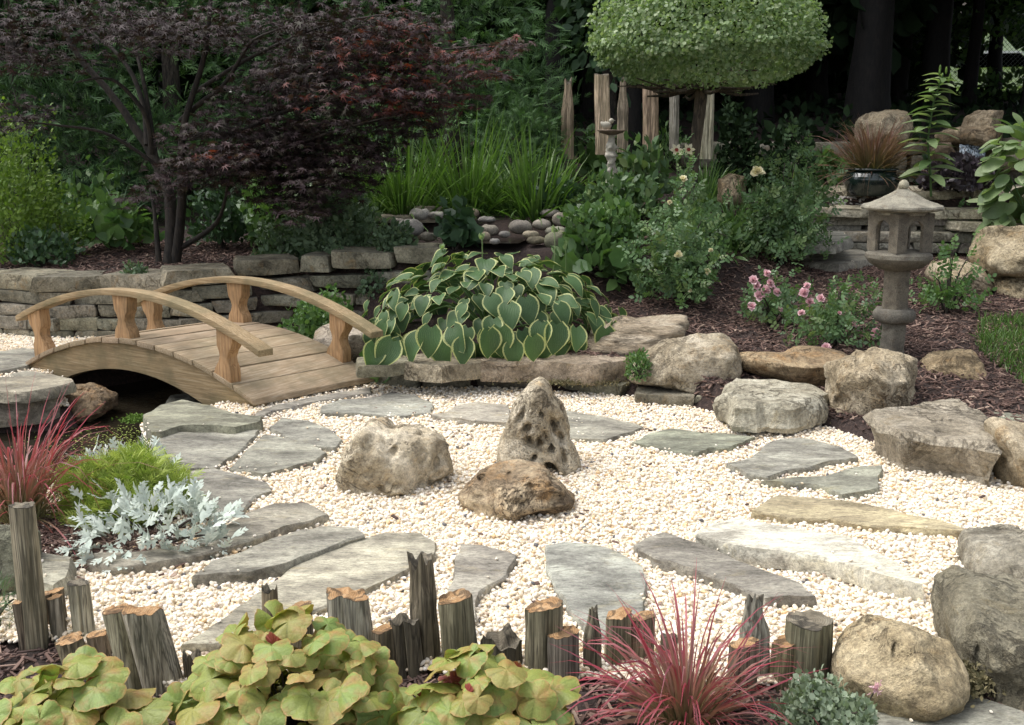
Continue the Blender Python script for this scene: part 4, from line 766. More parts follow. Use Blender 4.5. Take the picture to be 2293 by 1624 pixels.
# fire box: four corner pillars with arched openings between, walls with thickness
fz0, fz1 = zof(562), zof(476); fw = 50*kx; fr = []; rot_ = R(22)
bm = bmesh.new(); 
def fb(face, s_, z_, inn):
    a_ = rot_+face*math.pi/2; dd = fw-(.018 if inn else 0); x_ = s_*(fw-(.0 if not inn else .018)); return (lx+math.cos(a_)*dd-math.sin(a_)*x_, LY+math.sin(a_)*dd+math.cos(a_)*x_, z_)
for face in range(4):
    hw = .44; zs = fz0+.62*(fz1-fz0)-.01; arc = [(-hw, fz0), (-hw, zs)]+[(-hw*math.cos(t), zs+hw*fw*.95*math.sin(t)) for t in np.linspace(0, math.pi, 11)[1:-1]]+[(hw, zs), (hw, fz0)]
    for inn in (0, 1):
        ring = [fb(face, s_, z_, inn) for s_, z_ in arc]; outer = [fb(face, -1, fz0, inn), fb(face, -1, zs, inn)]+[fb(face, -1+2*k/10, fz1, inn) for k in range(0, 11)][1:-1]+[fb(face, 1, zs, inn), fb(face, 1, fz0, inn)]
        outer[2] = fb(face, -1, fz1, inn); outer[-3] = fb(face, 1, fz1, inn)
        rv = [bm.verts.new(a_) for a_ in ring]; ov = [bm.verts.new(a_) for a_ in outer]
        for i in range(len(rv)-1): bm.faces.new((rv[i], rv[i+1], ov[i+1], ov[i]))
        fr.append((rv, ov))
    r0, r1 = fr[-2][0], fr[-1][0]
    for i in range(len(r0)-1): bm.faces.new((r0[i], r0[i+1], r1[i+1], r1[i]))
bmesh.ops.remove_doubles(bm, verts=bm.verts, dist=.0005)
bmesh.ops.subdivide_edges(bm, edges=bm.edges[:], cuts=1, use_grid_fill=True)
for v_ in bm.verts: v_.co += Vector((random.uniform(-1, 1), random.uniform(-1, 1), 0))*.0012
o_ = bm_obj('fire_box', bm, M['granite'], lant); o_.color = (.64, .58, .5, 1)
# ------------------------------------------------------------------ wooden posts
def post(label, cx0, w0, ytop, ybase, lean=0, shape='cut', cut='cutwood', seed=0, tint=(1, 1, 1), dep=.9, group='wooden posts edging the gravel', slant=0, z0=None, mat='postwood', name='wooden_post', Y=None):
    """cx0,w0: centre and width near the top in the picture; lean: shift of the foot"""
    r = np.random.default_rng(seed+500); 
    b_ = P(cx0+lean, ybase, 0.0) if Y is None else PY(cx0+lean, ybase, Y)
    Yp = b_[1]+w0/2*b_[1]/FOC; tp = PY(cx0, ytop, Yp); rad = w0/2*Yp/FOC*.99; ht = tp[2]-b_[2]; ns, nh = 56, 16
    if Y is None: b_[2] = min(b_[2], float(T(b_[0], b_[1]))); ht = tp[2]-b_[2]
    th = np.linspace(0, 2*math.pi, ns, endpoint=False); rp = np.ones(ns)
    lob = r.integers(2, 5)
    rp = 1+.1*np.cos(2*th+r.uniform(0, 6))*(shape != 'round')+.05*np.cos(lob*th+r.uniform(0, 6))+.05*np.cos(5*th+r.uniform(0, 6))
    if shape in ('split', 'point'): rp = rp*np.minimum(1, .8/np.maximum(.2, np.abs(np.cos(th-r.uniform(1.2, 1.9)))))
    gro = sum(np.clip(np.cos(th-r.uniform(0, 6.28))-.99, 0, 1)*-r.uniform(3, 18) for _ in range(9))+vnoise(np.column_stack([np.cos(th)*5, np.sin(th)*5, th*0+seed]))*.05+vnoise(np.column_stack([np.cos(th)*12, np.sin(th)*12, th*0+seed]))*.03
    rp = rp*(1+gro); V = []
    for j in range(nh):
        f = j/(nh-1); w_ = 1+(.06*(1-f)); 
        tw_ = .05*f
        rj = rp*w_*(1+.03*vnoise(np.column_stack([np.cos(th)*2, np.sin(th)*2, th*0+f*3+seed])))
        if shape == 'point': rj = rj*(1-.5*ss(.55, 1, f)+.16*vnoise(np.column_stack([np.cos(th)*1.2, np.sin(th)*1.2, th*0+f*5+seed]))*f)
        if shape == 'snag': rj = rj*(1-.1*ss(.5, .8, f)+.16*vnoise(np.column_stack([np.cos(th)*1.5, np.sin(th)*1.5, th*0+f*6])))
        zt_ = np.full(ns, f*ht)
        topn = vnoise(np.column_stack([np.cos(th)*2.2, np.sin(th)*2.2, th*0+seed*3.1]))
        jag = {'cut': .045, 'split': .1, 'round': .05, 'point': .5, 'snag': .45, 'rot': .3}[shape]*rad*2
        zt_ = zt_+f**4*(topn*jag+slant*np.cos(th)*rad)
        lx_ = (b_[0]-tp[0])*(1-f)
        V.append(np.column_stack([tp[0]+lx_+np.cos(th+tw_)*rj*rad, Yp+np.sin(th+tw_)*rj*rad*dep, b_[2]-.03*(j == 0)+zt_]))
    V = np.vstack(V); i, k = np.meshgrid(np.arange(nh-1), np.arange(ns), indexing='ij'); k2 = (k+1) % ns
    F = np.stack([i*ns+k, i*ns+k2, (i+1)*ns+k2, (i+1)*ns+k], -1).reshape(-1, 4)
    base = np.array([b_[0], Yp, b_[2]]); body = based(name, V, [F], M[mat], None, base); w = r.uniform(.8, 1.15); body.color = (w*tint[0], w*tint[1], w*tint[2], 1)
    rim = V[-ns:]; C_ = rim.mean(0); Vc = []; 
    for q_ in (1, .8, .55, .3, .0):
        ring = C_+(rim-C_)*q_
        if q_ < 1: ring = ring+np.column_stack([np.zeros(ns), np.zeros(ns), fbm(ring*45, 3)*.006*min(1, rad*20)-(0 if shape not in ('snag', 'rot') else .04*(1-q_))])
        Vc.append(ring)
    Vc = np.vstack(Vc)+[0, 0, .0015]; i, k = np.meshgrid(np.arange(4), np.arange(ns), indexing='ij'); k2 = (k+1) % ns
    Fc = np.stack([i*ns+k, i*ns+k2, (i+1)*ns+k2, (i+1)*ns+k], -1).reshape(-1, 4)
    ct = based('cut_end', Vc, [Fc], M[cut], body, None, smooth=True)
    tag(body, label, 'wooden post', group); return body
PS = [
 ('tall square grey post at the left edge, the largest there', 50, 58, 1132, 1440, 18, 'round', 'greycut', (.95,.9,.72)),
 ('thin branched post leaning against the tall square one', 52, 34, 1228, 1420, 10, 'cut', 'cutwood', (1.2,1.15,1)),
 ('short dark post with a slanted orange cut, leftmost of all', 48, 46, 1345, 1440, 8, 'cut', 'cutwood', (.6,.5,.4)),
 ('narrow grey post with an orange cut, between tall square and plain grey posts', 122, 38, 1338, 1425, 4, 'cut', 'cutwood', (1.2,1.15,1.05)),
 ('dark cut stub just behind the narrow grey post', 118, 44, 1325, 1400, 0, 'cut', 'cutwood', (.6,.5,.4)),
 ('plain grey cylindrical post standing apart with gravel behind', 174, 50, 1306, 1425, 6, 'round', 'greycut', (1.1,1.1,.95)),
 ('low blocky stub with a broad orange cut, in front of the plain grey post', 155, 72, 1432, 1485, 4, 'cut', 'cutwood', (.75,.68,.5)),
 ('low dark stub with an orange cut, beside the leaning pair', 218, 52, 1420, 1478, 4, 'cut', 'cutwood', (.55,.45,.35)),
 ('leaning post with an orange cut, left one of the leaning pair', 258, 64, 1365, 1520, 34, 'cut', 'cutwood', (1,1,.8)),
 ('wide grey deeply grooved leaning post with a knot hole', 318, 86, 1368, 1540, 36, 'split', 'cutwood', (1.25,1.22,1.12)),
 ('dark stump at the left of the big yellow leaved plant', 430, 50, 1468, 1520, 0, 'rot', 'greycut', (.5,.45,.35)),
 ('short brown post sticking up behind the top of the yellow leaved plant', 604, 42, 1322, 1470, 0, 'rot', 'greycut', (.7,.6,.45)),
 ('short post with an orange cut behind the yellow leaved plant', 672, 50, 1356, 1470, 0, 'cut', 'cutwood', (.7,.65,.5)),
 ('wide grey grooved post with a straight sawn top, left of centre', 778, 104, 1330, 1485, 12, 'split', 'cutwood', (1.25,1.28,1.2)),
 ('small post with an orange cut at the foot of the wide grey one', 860, 56, 1408, 1500, 0, 'cut', 'cutwood', (.7,.62,.5)),
 ('rotten dark stump with a ragged top left of the tall snag', 905, 62, 1392, 1500, 10, 'rot', 'greycut', (.4,.37,.3)),
 ('tall broken snag with a hole, highest of the front posts', 944, 66, 1250, 1480, 12, 'snag', 'greycut', (.75,.68,.55)),
 ('thick post with a ragged orange cut right of the tall snag', 1018, 86, 1338, 1500, 14, 'cut', 'cutwood', (.8,.78,.6)),
 ('dark blackish stump with a hollow top', 1120, 98, 1430, 1505, 0, 'rot', 'greycut', (.42,.4,.33)),
 ('square cut post with an orange top at the lower left of the blue grey flagstone', 1219, 84, 1356, 1510, 2, 'cut', 'cutwood', (.85,.83,.65)),
 ('shorter post with a pale slanted cut in front of the square one', 1260, 74, 1416, 1525, 2, 'cut', 'cutwood', (.75,.72,.68)),
 ('narrow pointed dark post left of the double cut post', 1328, 44, 1368, 1505, 0, 'point', 'greycut', (.65,.63,.5)),
 ('dark ribbed post with an orange top, partly behind the red grass', 1385, 66, 1375, 1490, 0, 'cut', 'cutwood', (.7,.68,.52)),
 ('post with a pale orange top behind the red grass', 1440, 56, 1380, 1480, 0, 'cut', 'cutwood', (.9,.75,.6)),
 ('low dark post hidden in the red grass', 1498, 44, 1425, 1490, 0, 'rot', 'greycut', (.45,.38,.3)),
 ('tall pointed silvery post split at the tip, right of the red grass', 1688, 62, 1345, 1520, 6, 'point', 'greycut', (1.05,1.08,1)),
 ('short post with a pale rough cut under the red grass blades', 1665, 62, 1440, 1555, 0, 'cut', 'cutwood', (.7,.58,.5)),
 ('squat post with a bright orange cut in front of the big round one', 1760, 64, 1436, 1530, 0, 'cut', 'cutwood', (.85,.8,.55)),
 ('big round dark post at the right end of the edging', 1812, 112, 1388, 1535, 6, 'round', 'greycut', (.55,.56,.42)),
]
for k, (lb, cx_, w_, yt_, yb__, ln, sh, ct_, tn) in enumerate(PS): post(lb, cx_, w_, yt_, yb__, ln, sh, cut=ct_, tint=tn, seed=k, slant=.25 if sh == 'cut' else 0)
BP = [('pointed driftwood post standing alone, leftmost of the tall back posts', 1272, 26, 183, 350, -2, 'point', (1.3,1.1,.9)),
 ('stout pale cedar post behind the bird bath', 1348, 32, 168, 340, 5, 'split', (1.9,1.6,1.35)), ('thin pointed driftwood post right of the bird bath', 1395, 21, 180, 335, 0, 'point', (1.3,1.15,1)),
 ('thick reddish cedar post under the left part of the round crown', 1456, 32, 165, 330, 3, 'split', (1.9,1.5,1.25)), ('thin grey post between the thick reddish one and the tree trunk', 1510, 22, 150, 330, 0, 'split', (1.1,1.1,1.1)),
 ('wide grey slotted post just right of the tree trunk', 1586, 29, 190, 350, -2, 'split', (1.5,1.5,1.3))]
for k, (lb, cx_, w_, yt_, yb__, ln, sh, tn) in enumerate(BP): post(lb, cx_, w_, yt_, yb__, ln, sh, cut='greycut', tint=tn, seed=60+k, Y=11.3, group='tall driftwood posts under the trees')
# ------------------------------------------------------------------ bird bath
Yb_ = 10.6; bp = PY(1368, 375, Yb_); kb = Yb_/FOC
bb = empty('bird_bath', (bp[0], Yb_, float(T(bp[0], Yb_))), 'small ornate bird bath with a bird perched on its shallow rim', 'bird bath')
zb_ = lambda py: PY(1368, py, Yb_)[2]
V, F = lathe(dense([(.001, zb_(303)), (10*kb, zb_(303)), (24*kb, zb_(298)), (32*kb, zb_(292)), (31*kb, zb_(291)), (22*kb, zb_(295)), (.001, zb_(297))], .02), 28, bp[0], Yb_); V[:, 2] += vnoise(V*25)*.004; based('basin', V, F, M['bath_dark'], bb)
V, F = lathe(dense([(13*kb, zb_(420)), (12*kb, zb_(372)), (9*kb, zb_(362)), (13*kb, zb_(350)), (10*kb, zb_(340)), (14*kb, zb_(330)), (9*kb, zb_(318)), (6*kb, zb_(308)), (9*kb, zb_(302))], .012), 26, bp[0], Yb_, 5, 0, .4)
nn = fbm(V*28, 3); V[:, 0] += (V[:, 0]-bp[0])*nn*.5; V[:, 1] += (V[:, 1]-Yb_)*nn*.5; based('pedestal', V, F, M['bath'], bb)
V, F = ico(3); V = V*[.045, .028, .03]; V[:, 2] += np.where(V[:, 0] < -.02, (V[:, 0]+.02)*-.8, 0); hd = ico(3)[0]*.02+[.042, 0, .035]; bk = np.array([[.058, .005, .034], [.058, -.005, .034], [.058, 0, .042], [.08, 0, .036]])
Vb = np.vstack([V, hd, bk]); Fb = np.vstack([F, ico(3)[1]+len(V), np.array([[0, 1, 3], [1, 2, 3], [2, 0, 3]])+2*len(V)]); bc = PY(1357, 281, Yb_)
ob = based('bird', Vb*1.2+bc, [Fb], M['bath']); tag(ob, 'small pale bird figure perched on the rim of the bird bath', 'bird figure')
# ------------------------------------------------------------------ pot
Yp_ = 10.9; kp = Yp_/FOC; zp = lambda py: PY(1950, py, Yp_)[2]; pc = PY(1950, 420, Yp_)
pot = empty('glazed_pot', (pc[0], Yp_, zp(436)), 'round dark green glazed pot on the stone ledge, holding bronze grass', 'plant pot')
V, F = lathe(dense([(.001, zp(437)), (44*kp, zp(437)), (52*kp, zp(428)), (60*kp, zp(410)), (61*kp, zp(398)), (54*kp, zp(386)), (50*kp, zp(382))], .02), 48, pc[0], Yp_); based('body', V, F, M['glaze'], pot)
V, F = lathe([(50*kp, zp(383)), (56*kp, zp(381)), (58*kp, zp(378)), (55*kp, zp(376)), (48*kp, zp(378)), (46*kp, zp(386)), (.001, zp(386))], 48, pc[0], Yp_); based('rim', V, F, M['glaze'], pot)
# ------------------------------------------------------------------ leaves
def tmpl(V, F, t=None, e=None, v=None):
    V = np.array(V, float); return dict(V=V, F=[np.asarray(f) for f in F], t=np.array(t if t is not None else V[:, 1]), e=np.array(e if e is not None else np.zeros(len(V))), v=np.array(v if v is not None else V[:, 1]))
t_leaf = tmpl([(0, 0, 0), (.28, .35, .05), (.22, .72, .03), (0, 1, -.1), (-.22, .72, .03), (-.28, .35, .05), (0, .45, -.04)], [[[0, 1, 2, 6], [6, 2, 3, 4], [0, 6, 4, 5]]])
t_round = tmpl([(0, 0, 0), (.4, .25, .08), (.42, .65, .06), (0, 1, -.03), (-.42, .65, .06), (-.4, .25, .08)], [[[0, 1, 2, 3], [0, 3, 4, 5]]])
t_long = tmpl([(0, 0, 0), (.11, .3, .03), (.1, .65, -.02), (0, 1, -.2), (-.1, .65, -.02), (-.11, .3, .03), (0, .5, -.02)], [[[0, 1, 2, 6], [6, 2, 3, 4], [0, 6, 4, 5]]])
def palmate(n, spread, waist, lens_):
    V = [(0, 0, 0)]; a_ = np.linspace(-spread, spread, n)
    for i in range(n):
        V.append((math.sin(a_[i]-.16)*lens_[i]*.5*waist*2, math.cos(a_[i]-.16)*lens_[i]*.5*waist*2, .0)); V.append((math.sin(a_[i])*lens_[i], math.cos(a_[i])*lens_[i], -.12*lens_[i])); V.append((math.sin(a_[i]+.16)*lens_[i]*.5*waist*2, math.cos(a_[i]+.16)*lens_[i]*.5*waist*2, .0))
        if i < n-1: am = (a_[i]+a_[i+1])/2; V.append((math.sin(am)*.25, math.cos(am)*.25, .03))
    F = [[0, k+1, k] for k in range(1, len(V)-1)]
    return tmpl(V, [F])
t_maple = palmate(7, 2.1, .48, [.42, .7, .92, 1, .92, .7, .42])
def fan(n, seed, depth=1, w0=.035, k0=.62):
    """flat feathery spray: a midrib with scale-leaf side twigs"""
    r = np.random.default_rng(seed); V = []; F = []
    def twig(o_, a_, l, w, lev):
        d_ = np.array([math.sin(a_), math.cos(a_)]); p_ = np.array([d_[1], -d_[0]]); i = len(V)
        for q_, ww in ((0, .4), (.5, 1), (1, .1)):
            c_ = o_+d_*l*q_; V.append((*(c_+p_*w*ww), -.12*np.linalg.norm(c_)**2)); V.append((*(c_-p_*w*ww), -.12*np.linalg.norm(c_)**2+.02))
        F.append([i, i+1, i+3, i+2]); F.append([i+2, i+3, i+5, i+4])
        if lev:
            for k in range(n):
                f = (k+.8)/(n+.5); s_ = 1 if k % 2 else -1; twig(o_+d_*l*f, a_+s_*r.uniform(.5, .8), l*(k0-.35*f), w*.9, lev-1)
    twig(np.array([0., 0]), 0, 1, w0, depth); return tmpl(V, [F])
t_fan = [fan(8, s) for s in range(3)]
t_fan2 = fan(5, 9, 1)
def rose_sprig():
    V = []; F = []
    for (ox, oy, a_, s_) in ((0, .62, 0, .42), (.0, .4, 1.2, .36), (0, .4, -1.2, .36), (0, .15, 1.3, .3), (0, .15, -1.3, .3)):
        i = len(V); c_, sn = math.cos(a_), math.sin(a_)
        for (x_, y_, z_) in t_leaf['V']:
            x_, y_ = x_*s_*1.15, y_*s_; V.append((ox+x_*c_+y_*sn, oy-x_*sn+y_*c_, z_*s_-.1*(oy+y_*c_)**2))
        F += [[i+0, i+1, i+2, i+6], [i+6, i+2, i+3, i+4], [i+0, i+6, i+4, i+5]]
    i = len(V); V += [(-.012, 0, 0), (.012, 0, 0), (.006, .62, -.03), (-.006, .62, -.03)]; F.append([i, i+1, i+2, i+3]); return tmpl(V, [F])
t_rose = rose_sprig()
def unit(a): return a/(np.linalg.norm(a, axis=-1, keepdims=True)+1e-9)
def inst(t, pos, dirs, ups, scl, r=None, rndv=None):
    """copies of a leaf template merged into vertex / face arrays"""
    pos = np.asarray(pos, float); n = len(pos); Y_ = unit(np.asarray(dirs, float)); X_ = unit(np.cross(Y_, ups)); Z_ = np.cross(X_, Y_); scl = np.broadcast_to(np.asarray(scl, float), (n,))
    V = t['V']; W = (V[None, :, 0, None]*X_[:, None]+V[None, :, 1, None]*Y_[:, None]+V[None, :, 2, None]*Z_[:, None])*scl[:, None, None]+pos[:, None]
    m = len(V); off = (np.arange(n)*m)[:, None, None]; F = [(f[None]+off).reshape(-1, f.shape[1]) for f in t['F']]
    rv = np.random.default_rng(n).random(n) if rndv is None else rndv
    return W.reshape(-1, 3), F, dict(rnd=np.repeat(rv, m), t=np.tile(t['t'], n), e=np.tile(t['e'], n), v=np.tile(t['v'], n))
def merge(parts):
    V = []; F = {}; A = {}; o_ = 0
    for v_, f_, a_ in parts:
        V.append(v_)
        for f in f_: F.setdefault(f.shape[1], []).append(f+o_)
        for k in ('rnd', 't', 'e', 'v'): A.setdefault(k, []).append(a_.get(k, np.zeros(len(v_))))
        o_ += len(v_)
    return np.vstack(V), [np.vstack(x) for x in F.values()], {k: np.concatenate(x) for k, x in A.items()}
def leaf_obj(name, parts, mat, parent=None, base=None, stuff=True, **props):
    V, F, A = merge(parts); o_ = based(name, V, F, M[mat], parent, base, A)
    if stuff: o_['kind'] = 'stuff'
    for k, v_ in props.items(): o_[k] = v_
    return o_
def blades(base, n, hgt, spread, w, r, bend=1.0, seg=6, base_r=.05, up=1.0, lo=.55):
    """arching grass blades: ribbons with a fold"""
    b = np.asarray(base); az = r.uniform(0, 2*math.pi, n); tl = np.clip(np.abs(r.normal(0, .62, n)), 0, 1.35)*spread; Ln = hgt*r.uniform(lo, 1.0, n); bd = bend*r.uniform(.15, 1.6, n)
    o_ = b+np.column_stack([np.cos(az)*base_r*r.random(n), np.sin(az)*base_r*r.random(n), np.zeros(n)])
    V = np.zeros((n, seg+1, 2, 3)); ts = np.linspace(0, 1, seg+1); p_ = o_.copy(); ang = tl.copy()
    side = np.column_stack([-np.sin(az+r.normal(0, .9, n)), np.cos(az+r.normal(0, .9, n)), r.normal(0, .2, n)]); side = unit(side)
    for j, t_ in enumerate(ts):
        ww = w*(1-t_**2.2)*(.6+.4*min(1, t_*5))+.0006; V[:, j, 0] = p_+side*ww/2; V[:, j, 1] = p_-side*ww/2+[0, 0, ww*.2]
        d_ = np.column_stack([np.cos(az)*np.sin(ang), np.sin(az)*np.sin(ang), np.cos(ang)*up]); p_ = p_+d_*(Ln/seg)[:, None]; ang = np.minimum(ang+bd*(.1+t_*.45)*(6/seg)*.55, 2.7)
    idx_ = np.arange(n*(seg+1)*2).reshape(n, seg+1, 2); F = np.stack([idx_[:, :-1, 0], idx_[:, :-1, 1], idx_[:, 1:, 1], idx_[:, 1:, 0]], -1).reshape(-1, 4)
    return V.reshape(-1, 3), [F], dict(rnd=np.repeat(r.random(n), (seg+1)*2), t=np.tile(np.repeat(ts, 2), n), e=np.zeros(n*(seg+1)*2), v=np.zeros(n*(seg+1)*2))
def dome(c, rad, n, r, lobes=.25, shell=.55, lo=-.1, f=2.0):
    """points through the outer part of a lumpy dome, with outward normals"""
    d_ = r.normal(0, 1, (int(n*2.5), 3)); d_ = unit(d_); d_ = d_[d_[:, 2] > lo][:n]
    k = (shell+(1-shell)*np.sqrt(r.random(len(d_))))*(1+lobes*fbm(d_*f+r.uniform(0, 50), 3))
    return np.asarray(c)+d_*k[:, None]*np.asarray(rad), unit(d_/np.asarray(rad)*np.mean(rad))
def shrub(label, cat, px0, px1, ytop, ybase, t, mat, n, ls, depth=None, name='shrub', lo=-.1, lobes=.25, droop=.0, stems=True, seed=0, Y=None, shell=.5, f=2.0, upf=.5, parts=None, group=None, part='foliage', z0=None, base=None):
    r = np.random.default_rng(seed+900); b = G((px0+px1)/2, ybase) if Y is None else PY((px0+px1)/2, ybase, Y)
    if Y is not None: b[2] = min(b[2], float(T(b[0], b[1]))) if z0 is None else z0
    k = b[1]/FOC; rx = (px1-px0)/2*k; hz = PY((px0+px1)/2, ytop, b[1])[2]-b[2]; ry = depth if depth else rx*.8
    root = empty(name, b, label, cat, group)
    p_, nr = dome(b+[0, 0, hz*.12], (rx, ry, hz*.88), n, r, lobes, shell, lo, f)
    dr = unit(nr*(1-upf)+[0, 0, upf]+r.normal(0, .45, p_.shape)-np.array([0, 0, droop])); up = unit(nr+[0, 0, .5]+r.normal(0, .35, p_.shape))
    ts_ = t if isinstance(t, list) else [t]; prt = []
    for i, tt in enumerate(ts_): s_ = slice(i, None, len(ts_)); prt.append(inst(tt, p_[s_], dr[s_], up[s_], ls*r.uniform(.65, 1.25, len(p_[s_])), rndv=r.random(len(p_[s_]))))
    leaf_obj(part, prt, mat, root)
    if stems:
        prt = []
        for j in range(10 if stems is True else stems):
            q_ = p_[r.integers(len(p_))]; m_ = (b+q_)/2+[0, 0, hz*.15]; v_, f_ = tube(smooth_path([b+r.normal(0, .02, 3)*[1, 1, 0], m_, q_], 6), np.linspace(.008, .003, 6)*max(1, hz), 4); prt.append((v_, f_, {}))
        V, F, _ = merge(prt); based('stem', V, F, M['bark'], root)['kind'] = 'stuff'
    return root
# ------------------------------------------------------------------ individual leaves as parts
def leaf_mesh(name, t, mat):
    me = mesh_np(name, t['V'], t['F'], dict(t=t['t'], e=t['e'], v=t['v'])); me.materials.append(M[mat]); return me
def leaf_parts(parent, me, pos, dirs, ups, scl, name='leaf'):
    pos = np.asarray(pos, float); Y_ = unit(np.asarray(dirs, float)); X_ = unit(np.cross(Y_, ups)); Z_ = np.cross(X_, Y_); scl = np.broadcast_to(scl, (len(pos),)); pl = np.array(parent.matrix_basis.translation)
    for i in range(len(pos)):
        o_ = bpy.data.objects.new(name, me); sc.collection.objects.link(o_); o_.parent = parent
        m_ = Matrix(((X_[i, 0], Y_[i, 0], Z_[i, 0], 0), (X_[i, 1], Y_[i, 1], Z_[i, 1], 0), (X_[i, 2], Y_[i, 2], Z_[i, 2], 0), (0, 0, 0, 1)))
        o_.matrix_basis = Matrix.Translation(Vector(pos[i]-pl)) @ m_ @ Matrix.Scale(float(scl[i]), 4)
def grid_leaf(hw, ns=9, nw=7, cup=.12, droop=.3, heart=.15, wavy=.0, seed=0):
    V, F, e, v, t = [], [], [], [], []; r = np.random.default_rng(seed); ph = r.uniform(0, 6)
    for i in range(ns):
        s = i/(ns-1)
        for j in range(nw):
            w = -1+2*j/(nw-1); y = s-heart*abs(w)*math.exp(-s*5); x = w*hw(s)
            V.append((x, y, cup*abs(w)**1.4*math.sin(math.pi*min(1, s+.15))-droop*s*s+wavy*abs(w)*math.sin(s*9+ph+(1.5 if w > 0 else 0)))); e.append(max(abs(w), (s-.84)/.16*.9 if s > .84 else 0)); v.append(w); t.append(s)
    F = [[i*nw+j, i*nw+j+1, (i+1)*nw+j+1, (i+1)*nw+j] for i in range(ns-1) for j in range(nw-1)]
    return tmpl(V, [F], t, e, v)
hw_h = lambda s: .46*max(0, math.sin(math.pi*min(1, (s*.97+.03))**.62))**.85
t_hosta = [grid_leaf(hw_h, droop=d_, cup=c_, wavy=.02, seed=k) for k, (d_, c_) in enumerate([(.3, .12), (.18, .16), (.42, .09), (.25, .05)])]
def fib(n, r, zmin=-.05, jit=.06):
    i = np.arange(n)+.5; z = 1-(1-zmin)*i/n; ph = i*2.399963+r.uniform(0, 6); q = np.sqrt(1-z*z); d = np.column_stack([q*np.cos(ph), q*np.sin(ph), z]); return unit(d+r.normal(0, jit, d.shape))
# variegated hosta
r = np.random.default_rng(21)
hb = np.array([PY(1100, 780, 7.42)[0], 7.42, 0]); hb[2] = float(T(hb[0], hb[1])); hosta = empty('hosta', hb, 'huge hosta mound with heart shaped green leaves edged in cream, spilling over the low wall', 'hosta')
hm_ = [leaf_mesh('hosta_leaf', t, 'hosta') for t in t_hosta]
for lay, (n, k_, sc0) in enumerate([(225, 1.0, 1.0), (60, .84, .95)]):
    d_ = fib(n, r, -.2); hr_ = np.array([.84, .72, .53])*k_; c_ = hb+[0, 0, .0]
    p_ = c_+d_*hr_*(1+r.uniform(-.1, .1, n))[:, None]; nr = unit(d_/hr_); dn = np.array([0, 0, -1.0]); out = unit(d_*[1, 1, 0]+1e-6)
    ld = dn-nr*(nr@dn)[:, None]; ld = unit(unit(ld)*(1-.5*d_[:, 2:3])+out*(.25+1.0*d_[:, 2:3]**2)+r.normal(0, .36, p_.shape)); s_ = (.1+.085*r.random(n))*sc0*(1-.1*d_[:, 2]); p_ = p_-ld*s_[:, None]*.5; up_ = unit(nr+[0, -.15, .4]+r.normal(0, .24, p_.shape)); p_[:, 2] = np.maximum(p_[:, 2], .29)
    for q in range(4): leaf_parts(hosta, hm_[q], p_[q::4], ld[q::4], up_[q::4], s_[q::4])
hx = [(880, 765), (938, 752), (985, 765), (1040, 762), (1093, 742), (1150, 768), (1192, 756), (1246, 728), (1290, 735), (840, 772), (1015, 735), (1120, 735), (965, 735), (1215, 725)]
p_ = np.array([PY(a_, b_, 6.56+.05*(k % 3)) for k, (a_, b_) in enumerate(hx)]); n = len(p_); leaf_parts(hosta, hm_[1], p_, np.array([0, -.25, -1.])+r.normal(0, .22, (n, 3)), np.array([0, -1, .25])+r.normal(0, .3, (n, 3)), r.uniform(.15, .19, n))
prt = []
for k in range(46):
    d1 = fib(46, r, .1)[k]; e_ = hb+d1*[.7, .56, .46]; v_, f_ = tube(smooth_path([hb, hb*.4+e_*.6+[0, 0, .1], e_], 6), .007, 5); prt.append((v_, f_, {}))
V, F, _ = merge(prt); based('stem', V, F, M['green'], hosta)['kind'] = 'stuff'
for (sx, sy0, sy1) in ((1075, 625, 528), (1237, 620, 512), (985, 620, 552), (1262, 640, 548)):
    a_ = PY(sx, sy0, 7.5); b__ = PY(sx+4, sy1, 7.4); v_, f_ = tube(smooth_path([a_, (a_+b__)/2+[.01, 0, 0], b__], 5), .004, 5); hd = inst(t_leaf, np.repeat([b__], 6, 0)-[0, 0, .02]+r.normal(0, .006, (6, 3)), r.normal(0, .3, (6, 3))+[0, 0, 1], r.normal(0, 1, (6, 3)), .045)
    V, F, _ = merge([(v_, f_, {}), hd]); based('flower_bud', V, F, M['topiary'], hosta)
# heucheras in the foreground
def heu_t(seed):
    r_ = np.random.default_rng(seed); ns, rings = 44, (0, .3, .6, .85, 1.0); V, e, v, t = [], [], [], []
    for q_ in rings:
        for k in range(ns):
            a = -math.pi*.93+2*math.pi*.93*k/(ns-1); R_ = .5*(.84+.22*abs(math.cos(a*2.7))**.6+.05*abs(math.cos(a*8.1)))*(1-.12*(abs(a)/math.pi)**3)
            rr = R_*q_; V.append((math.sin(a)*rr, math.cos(a)*rr, .05*q_*q_*math.sin(a*3+seed)-.13*q_**2+.022*math.cos(a*5.2)*q_+.006*r_.normal()*(q_ > .5))); e.append(q_); v.append(a*.6+q_*.05); t.append(q_)
    n = ns; F = [[i*n+j, i*n+j+1, (i+1)*n+j+1, (i+1)*n+j] for i in range(len(rings)-1) for j in range(n-1)]
    return tmpl(V, [F], t, e, v)
hms = [leaf_mesh('heuchera_leaf', heu_t(k), 'heuchera') for k in range(4)]; hmr = leaf_mesh('heuchera_leaf', heu_t(9), 'heuchera_red')
